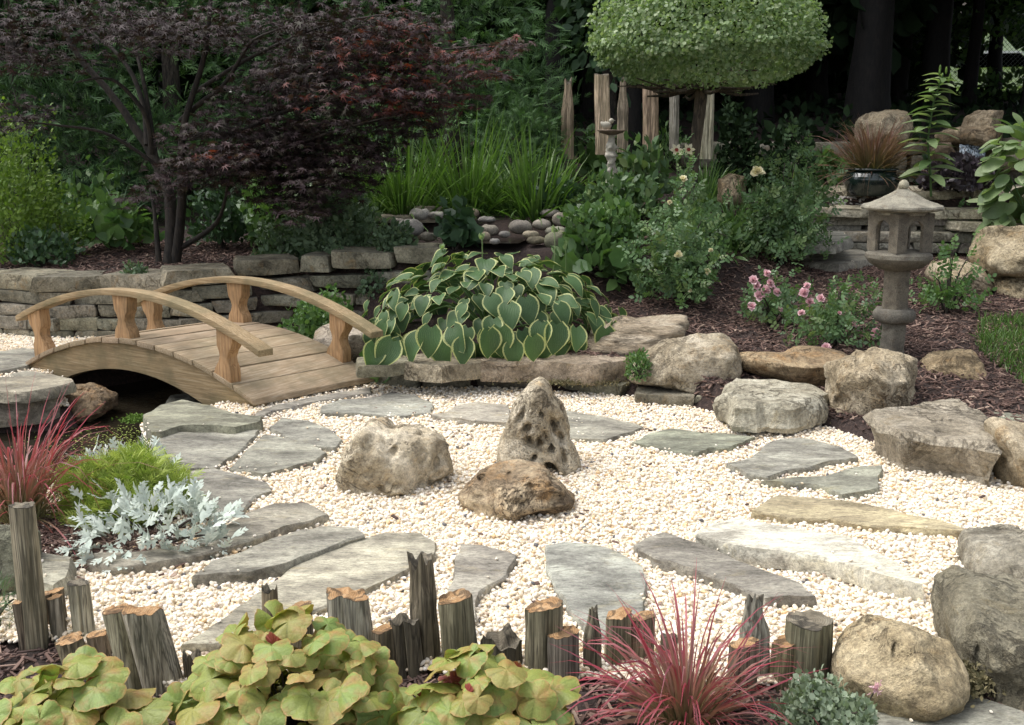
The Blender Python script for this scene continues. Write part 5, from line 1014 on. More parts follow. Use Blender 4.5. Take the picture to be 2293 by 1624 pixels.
def heuchera(label, cx_, cy_, rpx, hpx, n, seed, ls=.115, red=3, ry=.85, zc=.0):
    r = np.random.default_rng(seed); b = P(cx_, cy_, .0); b[2] = float(T(b[0], b[1])); k = b[1]/FOC*.97; rx = rpx*k; root = empty('heuchera', b, label, 'heuchera', 'yellow leaved heucheras in the front bed')
    top = PY(cx_, cy_-hpx, b[1])[2]-b[2]
    for lay, (m, kk) in enumerate([(n, 1.0), (n//2, .78)]):
        d_ = fib(m, r, .0, .1); rr = np.array([rx, rx*ry, top])*kk; p_ = b+d_*rr*(1+r.uniform(-.14, .1, m))[:, None]; nr = unit(d_/rr*rx); out = unit(d_*[1, 1, 0]+1e-6)
        ld = unit(out+r.normal(0, .5, p_.shape)+[0, -.3, -.25]); up_ = unit(nr*.5+[0, -.3, .62]+r.normal(0, .2, p_.shape)); s_ = ls*r.uniform(.6, 1.2, m); p_[:, 2] = np.maximum(p_[:, 2], b[2]+.05)
        for q in range(4): leaf_parts(root, hms[q], p_[q::4], ld[q::4], up_[q::4], s_[q::4])
    j = r.integers(0, m, red); leaf_parts(root, hmr, p_[j]+[0, -.03, .03], r.normal(0, 1, (red, 3)), r.normal(0, 1, (red, 3))+[0, -.6, .2], .07)
    prt = []
    for i in range(26): v_, f_ = tube(smooth_path([b, (b+p_[i % m])/2+[0, 0, .03], p_[i % m]], 5), .0028, 4); prt.append((v_, f_, {}))
    V, F, _ = merge(prt); based('stem', V, F, M['bark'], root)['kind'] = 'stuff'
heuchera('yellow green heuchera with scalloped leaves in the bottom left corner', 150, 1700, 235, 190, 70, 31, .118)
heuchera('largest yellow green heuchera, heaped up in front of the very large pale flagstone', 650, 1665, 270, 255, 105, 32, .112, 5)
heuchera('yellow green heuchera with a few crimson leaves in front of the dark hollow stump', 1080, 1675, 205, 200, 62, 33, .12, 5)
for (x_, y_) in ((1020, 1555), (1125, 1540)):
    rt = [o for o in sc.objects if o.name.startswith('heuchera') and o.type == 'EMPTY'][-1]; c_ = P(x_, y_, .14); leaf_parts(rt, hmr, c_+r.normal(0, .018, (5, 3)), r.normal(0, 1, (5, 3)), r.normal(0, .6, (5, 3))+[0, -.5, .6], .075)
# ------------------------------------------------------------------ grasses
def tuft(label, px_, py_, n, hgt, spread, w, mat, seed, bend=1, name='ornamental_grass', cat='ornamental grass', Y=None, z=None, base_r=.05, group=None, lo=.55, part='blades'):
    r = np.random.default_rng(seed); b = G(px_, py_) if Y is None else PY(px_, py_, Y)
    if z is not None: b[2] = z
    root = empty(name, b, label, cat, group); bb_ = [blades(b, n, hgt, spread, w, r, bend, base_r=base_r, lo=lo)]
    if name == 'iris_clump': bb_ = [blades(b, n//3, hgt, .9, w, r, .45, base_r=.3, lo=.6), blades(b, n, hgt*.62, 1.5, w*.75, r, 1.5, base_r=.42, lo=.4), blades(b, n//3, hgt*.7, 1.1, w, r, .8, base_r=.35, lo=.5)]
    leaf_obj(part, bb_, mat, root, b); return root
tuft('red and green blood grass arching over the front posts, right of centre', 1535, 1640, 330, .48, 1.25, .0095, 'redgrass', 41, 2.3, base_r=.06, lo=.35)
tuft('red blood grass at the left edge above the tall square post', 50, 1190, 280, .66, 1.05, .0095, 'redgrass', 42, 2.3, base_r=.1, z=.02)
tuft('bronze red grass growing out of the dark glazed pot', 1950, 388, 420, .62, 1.25, .012, 'potgrass', 43, 1.0, Y=10.9, base_r=.16)
for k, (x_, y_, n, h_, lb) in enumerate([(905, 480, 330, 1.0, 'tall green iris clump, leftmost of the strap leaved clumps behind the upper pond'), (1050, 478, 420, 1.1, 'tallest green iris clump, straight behind the upper pond'), (1195, 480, 330, .95, 'green strap leaved clump leaning right, behind the pond stones'), (820, 455, 150, .8, 'thin clump of long green blades under the tips of the maple')]):
    tuft(lb, x_, y_, int(n*.8), h_, .85, .024, 'grass', 50+k, .9, name='iris_clump', cat='iris', Y=10.0+.15*(k % 2), z=.8, base_r=.22, group='strap leaved clumps behind the upper pond', lo=.45)
tuft('fine green grass tuft hanging over the left wall beside the maple', 680, 570, 220, .34, 1.0, .008, 'grass', 58, 1.1, cat='grass tuft', name='grass_tuft')
tuft('dark green grass tuft with arching blades left of the maple trunk', 262, 480, 90, .6, .9, .02, 'dark', 59, 1.2, Y=10.4, z=.6, cat='grass tuft', name='grass_tuft')
tuft('low grass tuft with thin blades on the left bed', 130, 575, 150, .26, 1.0, .009, 'green', 60, 1, cat='grass tuft', name='grass_tuft', z=.5)
tuft('daylily clump with strap leaves right of the tree trunk', 1640, 560, 130, .55, .9, .02, 'green', 61, 1.0, cat='daylily', name='daylily', base_r=.12)
tuft('small daylily clump between the rose bush and the trunk', 1580, 470, 110, .6, .8, .02, 'green', 62, .9, cat='daylily', name='daylily', base_r=.12)
# lawn patch at the right
n = 9000; c_ = P(2290, 862, .12); q_ = np.column_stack([rng.uniform(c_[0]-.05, c_[0]+1.6, n), rng.uniform(5.9, 7.6, n)]); k = (q_[:, 0] > c_[0]+.02-.15*np.sin((q_[:, 1]-5.9)*2.2)+.13*(q_[:, 1]-6.4)); q_ = q_[k]
n = len(q_); b_ = np.column_stack([q_, T(q_[:, 0], q_[:, 1])]); r = np.random.default_rng(5); tri = tmpl([(-.05, 0, 0), (.05, 0, 0), (.03, .6, .1), (0, 1, .35), (-.03, .6, .1)], [[[0, 1, 2, 4]], [[4, 2, 3]]])
lg = leaf_obj('lawn_grass', [inst(tri, b_, r.normal(0, .4, (n, 3))+[0, 0, 1], r.normal(0, 1, (n, 3)), r.uniform(.05, .09, n))], 'grass')
# ------------------------------------------------------------------ silver and lime plants by the pond
t_sil = [fan(6, 3, 1, .1, .6), fan(5, 4, 1, .12, .62)]
shrub('silver white leaved artemisia sprawling over the dark flagstone', 'artemisia', 150, 550, 1105, 1235, t_sil, 'silver', 300, .07, name='silver_plant', lo=0, lobes=.35, seed=1, depth=.26, shell=.45, upf=.05, droop=.1)
shrub('small silver leaved clump behind the lime green plant, at the pond edge', 'artemisia', 165, 385, 1010, 1070, t_sil, 'silver', 110, .07, name='silver_plant', lo=0, lobes=.3, seed=2, depth=.15)
shrub('fluffy lime green needle leaved mound between the red grass and the flagstones', 'golden sedum', 132, 410, 1040, 1165, [fan(8, 5, 1, .04, .75), fan(8, 6, 1, .035, .8)], 'lime', 2100, .06, name='lime_shrub', lo=0, lobes=.3, seed=3, depth=.27, shell=.6)
shrub('low sedum with small cream edged leaves beside the rounded yellow tan boulder', 'sedum', 1725, 1965, 1530, 1655, [t_round, t_leaf], 'sedum', 2600, .018, name='sedum', lo=0, lobes=.35, seed=4, depth=.16, shell=.3)
c_ = P(1962, 1542, .11); V, F, A = inst(t_leaf, np.repeat([c_], 26, 0)+r.normal(0, .006, (26, 3)), r.normal(0, 1, (26, 3))+[0, 0, .6], r.normal(0, 1, (26, 3)), .018); ob = based('pink_flower', V, F, M['pink'], None, None, A); tag(ob, 'tiny pink flower head above the low sedum, against the tan boulder', 'flower')
v_, f_ = tube(smooth_path([P(1925, 1600, .02), P(1945, 1570, .07), c_], 5), .0025, 4); based('stem', v_, f_, M['bark'], ob, c_)
shrub('grey green rosemary sprig cut off by the left edge', 'rosemary', -60, 38, 1290, 1420, fan(9, 8, 0, .03), 'nepeta', 260, .05, name='rosemary', seed=5, lo=-.1, depth=.12)
# ------------------------------------------------------------------ left bed
shrub('golden green small leaved shrub at the left edge', 'shrub', -110, 175, 300, 545, [t_fan2, t_leaf], 'gold', 9000, .042, name='golden_shrub', seed=6, lobes=.45, f=2.6, Y=9.6, shell=.35, depth=.5)
for k, (a_, b_, t0, t1, n, ls, mt, lb) in enumerate([
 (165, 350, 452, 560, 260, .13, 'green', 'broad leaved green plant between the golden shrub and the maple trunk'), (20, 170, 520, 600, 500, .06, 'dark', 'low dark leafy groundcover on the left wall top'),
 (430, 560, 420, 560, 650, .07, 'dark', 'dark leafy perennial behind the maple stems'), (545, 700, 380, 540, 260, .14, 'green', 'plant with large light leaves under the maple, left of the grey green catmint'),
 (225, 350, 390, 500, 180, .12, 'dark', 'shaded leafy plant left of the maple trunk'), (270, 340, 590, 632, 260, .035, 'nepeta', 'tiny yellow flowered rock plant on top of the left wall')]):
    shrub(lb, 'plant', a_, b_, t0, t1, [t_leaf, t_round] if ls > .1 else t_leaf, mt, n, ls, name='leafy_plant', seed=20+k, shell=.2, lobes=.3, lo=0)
shrub('wide grey green catmint mound on the wall top left of the upper pond', 'catmint', 660, 850, 420, 580, [t_rose, t_leaf], 'nepeta', 2600, .06, name='catmint', seed=30, shell=.3, lobes=.35, lo=0, depth=.5)
shrub('lower catmint hummock in front of the wide one', 'catmint', 560, 720, 500, 590, [t_leaf], 'nepeta', 1100, .05, name='catmint', seed=31, shell=.3, lobes=.3, lo=0)
shrub('creeping green plant in the corner of the dry stone wall behind the bridge', 'groundcover plant', 640, 800, 655, 770, [t_round], 'green', 1900, .035, name='creeping_plant', seed=32, shell=.3, lobes=.4, Y=7.9, lo=0, depth=.4, z0=.0)
shrub('small creeping plant hanging on the wall left of the hosta', 'groundcover plant', 800, 870, 600, 665, [t_round], 'nepeta', 420, .03, name='creeping_plant', seed=33, Y=8.6, z0=.3, depth=.12, lobes=.4)
shrub('small light leaved seedling at the right foot of the bridge', 'plant', 805, 885, 795, 860, [t_round], 'green', 60, .07, name='leafy_plant', seed=34, Y=6.95, z0=.0, depth=.12, lo=0)
shrub('tiny green cushion plant between the long slab and the rounded boulder', 'plant', 1400, 1458, 785, 830, [t_leaf], 'green', 700, .022, name='cushion_plant', seed=35, Y=6.45, z0=.14, depth=.08, lo=-.2)
for k, (x_, y_, w_, h_, mt, lb) in enumerate([(305, 940, 36, 9, 'moss', 'bright green moss on the pond bank slab edge'), (1290, 858, 130, 10, 'drymoss', 'dry moss along the joint of the low wall'), (1470, 870, 90, 22, 'drymoss', 'dry moss under the rounded grey brown boulder'), (1030, 845, 90, 10, 'drymoss', 'dry moss tuft on the low wall under the hosta'),
        (1740, 945, 110, 16, 'drymoss', 'dry moss beneath the flat topped white boulder'), (2165, 1530, 50, 50, 'drymoss', 'shaggy dry moss between the tan and the large dark boulder'), (60, 938, 70, 9, 'moss', 'green moss along the left pond bank')]):
    r = np.random.default_rng(300+k); z_ = [-.06, .08, .02, .07, .02, .05, -.12][k]; c_ = P(x_, y_, z_); s_ = c_[1]/FOC; n = int(900 if k != 5 else 1500)
    q_ = c_+np.column_stack([r.normal(0, w_*.42*s_, n), r.normal(0, .035, n), np.abs(r.normal(0, h_*.35*s_, n))]); o_ = leaf_obj('moss', [inst(t_leaf, q_, r.normal(0, 1, (n, 3)), r.normal(0, 1, (n, 3)), r.uniform(.008, .02, n))], mt); tag(o_, lb, 'moss')
# ------------------------------------------------------------------ middle and right beds
for k, (a_, b_, t0, t1, n, ls, tt, mt, lb, cat) in enumerate([
 (1230, 1420, 540, 625, 130, .15, [t_round, t_leaf], 'green', 'light green plain leaved plants at the right shoulder of the big hosta', 'plant'),
 (1290, 1400, 300, 420, 230, .13, [t_leaf], 'green', 'broad leaved plant in front of the bird bath', 'plant'),
 (1385, 1500, 330, 450, 260, .12, [t_leaf], 'rose', 'leafy perennial with pointed leaves left of the cream daylilies', 'plant'),
 (1250, 1440, 440, 560, 900, .075, [t_leaf], 'green', 'spreading pointed leaf plant overhanging the pond stones on the right', 'plant'),
 (1440, 1560, 290, 380, 240, .1, [t_long], 'green', 'narrow leaved stems around the back posts', 'plant'),
 (1600, 1700, 320, 400, 200, .1, [t_leaf], 'green', 'shaded leafy plant right of the slotted grey post', 'plant'),
 (1790, 1900, 335, 430, 300, .12, [t_leaf, t_round], 'green', 'bright green bushy plant left of the glazed pot', 'plant'),
 (2035, 2110, 330, 430, 200, .09, [t_leaf], 'dark', 'dark leafy plant right of the pot at the foot of the lily', 'plant'),
 (1560, 1650, 480, 590, 130, .13, [t_long], 'green', 'fern like arching plant in front of the daylilies', 'plant'),
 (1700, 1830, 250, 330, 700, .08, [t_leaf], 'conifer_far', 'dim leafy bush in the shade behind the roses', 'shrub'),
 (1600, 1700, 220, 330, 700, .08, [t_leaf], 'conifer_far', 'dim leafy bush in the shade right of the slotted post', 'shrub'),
 (1300, 1480, 380, 500, 700, .085, [t_leaf], 'rose', 'loose leafy perennial filling the space right of the pond stones', 'plant'),
 (1620, 1720, 360, 430, 300, .09, [t_leaf], 'green', 'pale leaved plant around the small tan rock', 'plant'),
 (1740, 1850, 400, 520, 600, .085, [t_leaf], 'rose', 'leafy plant sprawling toward the terrace ledges', 'plant'),
 (1340, 1440, 560, 640, 90, .13, [t_leaf], 'green', 'small hosta like plant on the mulch right of the big hosta', 'plant'),
 (985, 1065, 468, 560, 150, .1, [t_round], 'dark', 'dark lobed leaved plant among the river stones', 'plant'),
 (845, 930, 500, 575, 500, .05, [t_leaf], 'nepeta', 'small leafy plant hanging over the stacked stones left of the hosta', 'plant'),
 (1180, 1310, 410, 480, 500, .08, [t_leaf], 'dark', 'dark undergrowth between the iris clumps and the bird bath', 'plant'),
 (560, 680, 440, 560, 420, .09, [t_leaf], 'green', 'light green undergrowth right of the maple stems', 'plant'),
 (130, 300, 400, 530, 420, .1, [t_leaf], 'green', 'mixed leafy plant in front of the far left cedar', 'plant')]):
    shrub(lb, cat, a_, b_, t0, t1, tt, mt, n, ls, name='leafy_plant' if cat == 'plant' else 'shrub', seed=60+k, shell=.2, lobes=.35, lo=0, Y=11.6 if k in (9, 10) else None)
# stray mulch, leaves and pebbles on the court and the slabs
r = np.random.default_rng(17); q_ = np.column_stack([r.uniform(-3, 3, 260), r.uniform(3.2, 7.5, 260)]); q_ = q_[(q_[:, 1] < yb(q_[:, 0])-.1) & (q_[:, 1] > yf(q_[:, 0])+.05) & (sdpoly(q_[:, 0], q_[:, 1], POND) > .1)]
scatter('leaf_litter', np.column_stack([q_, np.full(len(q_), .018)]), 'chip', M['chip'], (.4, .8, .6), (1.3, 2.2, 1.5), .3, (.014, .0035, .002), seed=31, smooth=False)
import mathutils.bvhtree as bvh_
fs = [o for o in sc.objects if o.name.startswith('flagstone')]; pp_ = []
for o in fs:
    co_ = np.array([v.co[:] for v in o.data.vertices])+np.array(o.location); k = np.where(co_[:, 2] > co_[:, 2].max()-.02)[0]; k = k[r.random(len(k)) < .07]
    for j in k[:5]: pp_.append(co_[j]+[r.uniform(-.02, .02), r.uniform(-.02, .02), .005])
scatter('stray_pebbles', pp_, 'pebble', M['pebble'], (.4, .4, .4), (.9, .9, .9), .5, (.0095, .007, .006), seed=32)
shrub('mound of dark purple heuchera below the waterfall', 'heuchera', 2075, 2212, 358, 425, [t_round], 'purple', 1500, .06, name='purple_heuchera', seed=75, Y=10.95, z0=.98, lo=0, depth=.35)
# hydrangea at the right edge: big leaves as parts
t_hyd = leaf_mesh('big_leaf', grid_leaf(lambda s: .34*math.sin(math.pi*min(1, s*.98+.02))**.8, 7, 5, .08, .2, .05, .015), 'topiary')
def bigleaf(label, cat, px0, px1, ytop, ybase, me, n, ls, Y, seed, depth=.3, z0=None, name='hydrangea'):
    r = np.random.default_rng(seed); b = PY((px0+px1)/2, ybase, Y); b[2] = float(T(b[0], b[1])) if z0 is None else z0
    k = b[1]/FOC; rx = (px1-px0)/2*k; hz = PY(0, ytop, Y)[2]-b[2]; root = empty(name, b, label, cat); p_, nr = dome(b+[0, 0, hz*.45], (rx, depth, hz*.55), n, r, .25, .65, -.8)
    leaf_parts(root, me, p_, unit(nr+[0, 0, -.25]+r.normal(0, .35, p_.shape)), unit(nr*.6+[0, -.2, .7]+r.normal(0, .2, p_.shape)), ls*r.uniform(.7, 1.2, len(p_)))
    prt = []
    for i in range(9): v_, f_ = tube(smooth_path([b, b+(p_[i]-b)*.5+[0, 0, .08], p_[i]], 5), .006, 5); prt.append((v_, f_, {}))
    V, F, _ = merge(prt); based('stem', V, F, M['green'], root)['kind'] = 'stuff'
bigleaf('hydrangea bush with large light green leaves at the right edge', 'hydrangea', 2215, 2420, 240, 490, t_hyd, 270, .2, 9.9, 81, z0=.6, depth=.35)
# roses
def rosebush(label, px0, px1, ytop, ybase, n, seed, mat='rose', ls=.1, Y=None, depth=None, shell=.12, blooms=(), bmat='pink', bs=.04, lobes=.62):
    rt = shrub(label, 'rose bush', px0, px1, ytop, ybase, [t_rose], mat, n, ls, name='rose_bush', seed=seed, Y=Y, depth=depth, shell=shell, lobes=lobes, lo=-.05, stems=16); r = np.random.default_rng(seed)
    for (x_, y_, s_) in blooms:
        yy = rt.location[1]-(depth or .25)*.8; c_ = PY(x_, y_, yy); m_ = int(26); th_ = r.uniform(0, 6.28, m_); el = np.linspace(.15, 1.5, m_); d_ = np.column_stack([np.cos(th_)*np.sin(el), np.sin(th_)*np.sin(el), np.cos(el)]); ax = unit(np.array([r.normal(0, .3), -.7, .6]))
        z0_ = np.array([0, 0, 1.]); v_ = np.cross(z0_, ax); s2 = np.linalg.norm(v_); K = np.array([[0, -v_[2], v_[1]], [v_[2], 0, -v_[0]], [-v_[1], v_[0], 0]]); Rm = np.eye(3)+K+K@K*((1-ax[2])/(s2*s2+1e-9)); d_ = d_@Rm.T
        V, F, A = inst(t_round, np.repeat([c_], m_, 0)-ax*.01, d_, np.repeat([ax], m_, 0)+r.normal(0, .3, (m_, 3)), bs*s_*r.uniform(.8, 1.2, m_)); based('flower', V, F, M[bmat], rt, None, A)
    return rt
rosebush('pale pink rose bush in the mulch, left of the stone lantern, left clump', 1660, 1800, 600, 730, 210, 91, ls=.085, depth=.2, blooms=[(1687, 628, 1), (1718, 612, .8), (1700, 662, 1.1), (1715, 650, 1), (1740, 655, .9), (1683, 685, .9), (1748, 692, .6), (1695, 640, .8), (1727, 635, .9)])
rosebush('pink rose bush directly left of the lantern column, above the rusty rock', 1770, 1975, 640, 775, 430, 92, ls=.08, depth=.26, blooms=[(1800, 655, .9), (1815, 675, .8), (1850, 777, .9), (1962, 745, .9), (1795, 700, .7), (1912, 726, .5), (1838, 668, .8), (1806, 640, .7), (1880, 700, .4)])
rosebush('tall cream rose bush between the hosta and the daylilies', 1430, 1610, 470, 680, 1100, 93, ls=.095, depth=.4, blooms=[(1518, 570, .9), (1583, 607, .7), (1545, 650, .4), (1530, 400, .8), (1500, 452, .5), (1592, 560, .5)], bmat='yellow')
rosebush('leafy rose bush behind the mulch path stones, with one cream bloom on top', 1650, 1840, 370, 590, 1500, 94, ls=.1, depth=.45, blooms=[(1697, 385, 1.0)], bmat='yellow', bs=.06)
rosebush('rose bush right in front of the driftwood posts, mid green', 1470, 1620, 400, 560, 700, 95, ls=.09, depth=.3)
rosebush('thin rose shoots right of the lantern column', 2050, 2190, 560, 700, 180, 96, ls=.09, depth=.25, mat='green', shell=.1)
rosebush('thin rose shoots with a dark red tip in front of the terrace ledges', 2090, 2180, 460, 570, 70, 97, ls=.08, depth=.2, mat='green', shell=.1)
# cream daylily flowers with dark throats
for k, (x_, y_, Y_) in enumerate([(1514, 337, 9.6), (1541, 336, 9.6), (1697, 386, 8.9)][:2]):
    c_ = PY(x_, y_, Y_); g = c_.copy(); g[2] = float(T(c_[0], c_[1])); rt = empty('daylily_flower', g, ['left one of two cream daylily blooms with dark throats by the tree trunk', 'right one of two cream daylily blooms with dark throats by the tree trunk'][k], 'daylily')
    a_ = np.linspace(0, 2*math.pi, 7)[:-1]; ax = unit(np.array([.1, -1, .3])); e1 = unit(np.cross(ax, [0, 0, 1])); e2 = np.cross(ax, e1); d_ = e1*np.cos(a_)[:, None]+e2*np.sin(a_)[:, None]+ax*.35
    V, F, A = inst(t_leaf, np.repeat([c_], 6, 0), d_, np.repeat([ax], 6, 0), .062); based('petals', V, F, M['yellow'], rt, None, A)
    V, F, A = inst(t_round, np.repeat([c_+ax*.012], 6, 0), d_, np.repeat([ax], 6, 0), .02); based('throat', V, F, M['throat'], rt, None, A)
    v_, f_ = tube(smooth_path([g, (g+c_)/2+[.02, 0, 0], c_], 6), .005, 5); based('stem', v_, f_, M['green'], rt, g)
# white daisies under the maple
for k, (x_, y_) in enumerate([(765, 403), (708, 407), (735, 400), (752, 425), (760, 410), (806, 442)]):
    c_ = PY(x_, y_, 9.5+.1*k); V, F, A = inst(t_leaf, np.repeat([c_], 9, 0), np.column_stack([np.cos(np.arange(9)*.7), np.sin(np.arange(9)*.7)*.4-.2, np.sin(np.arange(9)*.7)]), np.repeat([[0, -1, .3]], 9, 0), .028)
    g = np.array([c_[0], c_[1]+.02, c_[2]-.25]); v_, f_ = tube([g, c_], .003, 4); V2, F2, _ = merge([(V, F, A)]); o_ = based('daisy', V2, F2, M['whitep'], None, None); tag(o_, ['white daisy at the right end of the small cluster under the maple tips', 'white daisy standing apart at the left of the cluster under the maple', 'highest white daisy in the cluster under the maple', 'lowest white daisy in the cluster under the maple', 'white daisy in the middle of the cluster under the maple', 'single white daisy just above the rim of the catmint'][k], 'daisy', 'white daisies under the maple'); based('stem', v_, f_, M['green'], o_, g)
# lily stem with whorled leaves, each leaf a part
r = np.random.default_rng(77); Y_ = 10.45; st_px = [(2085, 440), (2083, 380), (2078, 320), (2084, 270), (2092, 225), (2104, 190), (2112, 165)]; pth = smooth_path([PY(a_, b_, Y_) for a_, b_ in st_px], 24)
lily = empty('lily_plant', pth[0], 'tall lily stem with whorls of pointed leaves and green buds, right of the glazed pot', 'lily'); v_, f_ = tube(pth, np.linspace(.011, .006, 24), 6); based('stem', v_, f_, M['green'], lily)
lm = leaf_mesh('lily_leaf', grid_leaf(lambda s: .17*math.sin(math.pi*min(1, s*.98+.02))**.8, 7, 3, .05, .35, .0), 'topiary'); n = 52
f = np.linspace(.12, .97, n); pp = np.array([pth[min(23, int(q*23))] for q in f]); az = np.arange(n)*2.4; d_ = np.column_stack([np.cos(az), np.sin(az), np.full(n, .25)])+r.normal(0, .12, (n, 3)); leaf_parts(lily, lm, pp, d_, np.tile([0, 0, 1.], (n, 1))+r.normal(0, .15, (n, 3)), np.interp(f, [0, .5, 1], [.3, .27, .17]))
for k in range(6): V, F = ico(2); d_ = unit(np.array([r.normal(0, .7), r.normal(0, .5), .8])); q = pth[-1]-[0, 0, .02*k]; Vb = V*[.011, .011, .035]; Vb = Vb+q+d_*.06+[d_[0]*.02, 0, 0]; based('bud', Vb, [F], M['gold'], lily)
# ------------------------------------------------------------------ trees
def crown(name, parent, blobs, n, t, mat, ls, seed, lobes=.35, f=3.5, shell=.6, lo=-1, upf=.2, droop=0, hue=None):
    r = np.random.default_rng(seed); prt = []; ts_ = t if isinstance(t, list) else [t]; tot = sum(b[3]*b[4]*b[5]**.5 for b in blobs); P_ = []; N_ = []
    for b in blobs:
        m = int(n*b[3]*b[4]*b[5]**.5/tot); p_, nr = dome(b[:3], b[3:6], m, r, lobes, shell, lo, f); P_.append(p_); N_.append(nr)
    p_ = np.vstack(P_); nr = np.vstack(N_); k = p_[:, 2] > T(p_[:, 0], p_[:, 1])+.03; p_ = p_[k]; nr = nr[k]
    dr = unit(nr*(1-upf)+[0, 0, upf-droop]+r.normal(0, .4, p_.shape)); up = unit(np.cross(np.cross(dr, [0, 0, 1]), dr)*.6+nr*.6+r.normal(0, .45, p_.shape))
    for i, tt in enumerate(ts_): s_ = slice(i, None, len(ts_)); prt.append(inst(tt, p_[s_], dr[s_], up[s_], ls*r.uniform(.6, 1.3, len(p_[s_])), rndv=r.random(len(p_[s_]))))
    return leaf_obj('crown', prt, mat, parent)
def tree(label, cat, base, blobs, n, t, mat, ls, seed, trunk_r=.12, name='tree', group=None, th=None, **kw):
    base = np.array(base, float); base[2] = float(T(base[0], base[1])); rt = empty(name, base, label, cat, group); r = np.random.default_rng(seed); h = th or max(b[2]+b[5]*.6 for b in blobs)
    n_ = 14; zz = np.linspace(base[2]-.1, h, n_); pth = np.column_stack([base[0]+r.normal(0, .03, n_).cumsum()*.5, base[1]+r.normal(0, .03, n_).cumsum()*.5, zz]); pth[0, :2] = base[:2]
    v_, f_ = tube(pth, np.linspace(trunk_r, trunk_r*.35, n_)*(1+.35*np.exp(-np.linspace(0, 9, n_))), 11, .12, seed); based('trunk', v_, f_, M['bark'], rt, base)
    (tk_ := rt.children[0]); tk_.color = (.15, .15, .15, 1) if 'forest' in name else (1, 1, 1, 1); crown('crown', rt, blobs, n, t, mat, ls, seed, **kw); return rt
def bl(px, py, Y, rx, ry, rz): p_ = PY(px, py, Y); return (p_[0], p_[1], p_[2], rx, ry, rz)
FANS = [t_fan[0], t_fan2, t_fan[1]]
tree('tall dark cedar at the far left behind the golden shrub', 'cedar', PY(60, 450, 12.3), [bl(30, 60, 12.2, 1.25, .9, 1.6), bl(90, 330, 12.0, 1.3, .9, .8), bl(40, -200, 12.4, 1.0, .9, .9)], 4600, FANS, 'conifer', .17, 1, name='cedar_tree', group='cedars screening the back')
tree('cedar with bright sprays showing between the maple stems', 'cedar', PY(400, 430, 12.6), [bl(430, 150, 12.6, 1.15, .9, 1.5), bl(330, 380, 12.2, 1.2, .8, .7), bl(430, -170, 12.7, .9, .8, .8)], 4600, FANS, 'conifer_light', .16, 2, name='cedar_tree', group='cedars screening the back')
tree('dark cedar behind the dense middle of the purple maple', 'cedar', PY(690, 430, 12.9), [bl(700, 120, 12.9, 1.1, .9, 1.7), bl(700, 360, 12.6, 1.2, .8, .8), bl(700, -180, 12.9, .9, .8, .9)], 3800, FANS, 'conifer', .17, 3, name='cedar_tree', group='cedars screening the back')
tree('broad mid green cedar behind the iris clumps, right of the maple', 'cedar', PY(1010, 420, 12.1), [bl(1010, 60, 12.2, 1.0, .9, 1.5), bl(1000, 300, 11.8, 1.25, .85, .85), bl(1150, 230, 12.0, .55, .5, .6), bl(1040, -180, 12.3, .85, .8, .9), bl(1120, 120, 12.2, .55, .5, .9)], 6500, FANS, 'conifer_light', .13, 4, name='cedar_tree', group='cedars screening the back', f=5)
shrub('rounded low juniper bulging out at the right foot of the broad cedar', 'juniper', 1075, 1262, 228, 370, [t_fan2, t_fan[2]], 'conifer_light', 4200, .075, name='juniper', seed=5, Y=11.2, depth=.45, shell=.75, lobes=.25, f=4, upf=.2, lo=-.6)
tree('dark leafy young tree hanging over the gap left of the round crown', 'tree', PY(1360, 330, 13.2), [bl(1370, 60, 13.2, .7, .6, .8), bl(1330, -150, 13.2, .8, .7, .9)], 900, [t_leaf], 'dark', .16, 6, droop=.6, shell=.2)
# woods behind: each trunk that shows is a tree of its own
FT = [(1240, 15.5, .13), (1330, 17.5, .16), (1420, 15.2, .1), (1700, 16.5, .17), (1940, 15.2, .27), (2092, 17.0, .2), (2010, 18.5, .12), (2165, 18.0, .1), (2330, 15.5, .2), (250, 17, .2), (820, 17, .18), (560, 16, .2), (1830, 18.5, .15), (2215, 20, .12), (1560, 18.3, .16), (1120, 18, .17)]
nm_ = ['slender dark trunk in the gap right of the broad cedar', 'dark trunk far back behind the pointed driftwood post', 'thin dark trunk behind the two driftwood posts', 'dark forest trunk just right of the round crown base', 'thickest black trunk in the dark wood behind the hill boulders', 'black trunk above the lily stem', 'thin black trunk between the two thickest trunks', 'thin black trunk left of the bright fence gap', 'dark trunk cut off at the top right', 'trunk behind the far left cedars', 'trunk behind the dark middle cedar', 'trunk between the two left cedars', 'black trunk far back left of the thickest one', 'thin trunk standing in the bright fence gap', 'dark trunk hidden behind the round crown', 'trunk behind the broad mid green cedar']
for k, (x_, Y_, rr) in enumerate(FT):
    r = np.random.default_rng(k+50); b = PY(x_, 250, Y_); Y0_ = Y_+(3.6 if x_ < 1250 else 0); bls = [(b[0]+r.normal(0, .6), Y0_+r.normal(0, .5), 6.3+r.uniform(-.3, .8), 2.3, 2.2, 1.3), (b[0]+r.normal(0, .8), Y0_+r.normal(0, .8)-.6, 7.6+r.uniform(-.3, 1), 2.2, 2.2, 1.2)]
    if k not in (5, 7, 13, 6, 8): bls.append((b[0]+r.normal(0, .4), Y_+.8, 3.9, 1.7, 1.0, 1.3))
    elif k in (5, 8): bls.append((b[0]-.1, Y_+.3, 4.9, 1.3, .8, .55))
    tree(nm_[k], 'tree', b, bls, 2600, [t_round], 'conifer_far', .34, k+50, trunk_r=rr, name='forest_tree', group='trees of the dark wood behind the garden', shell=.3, upf=.2)
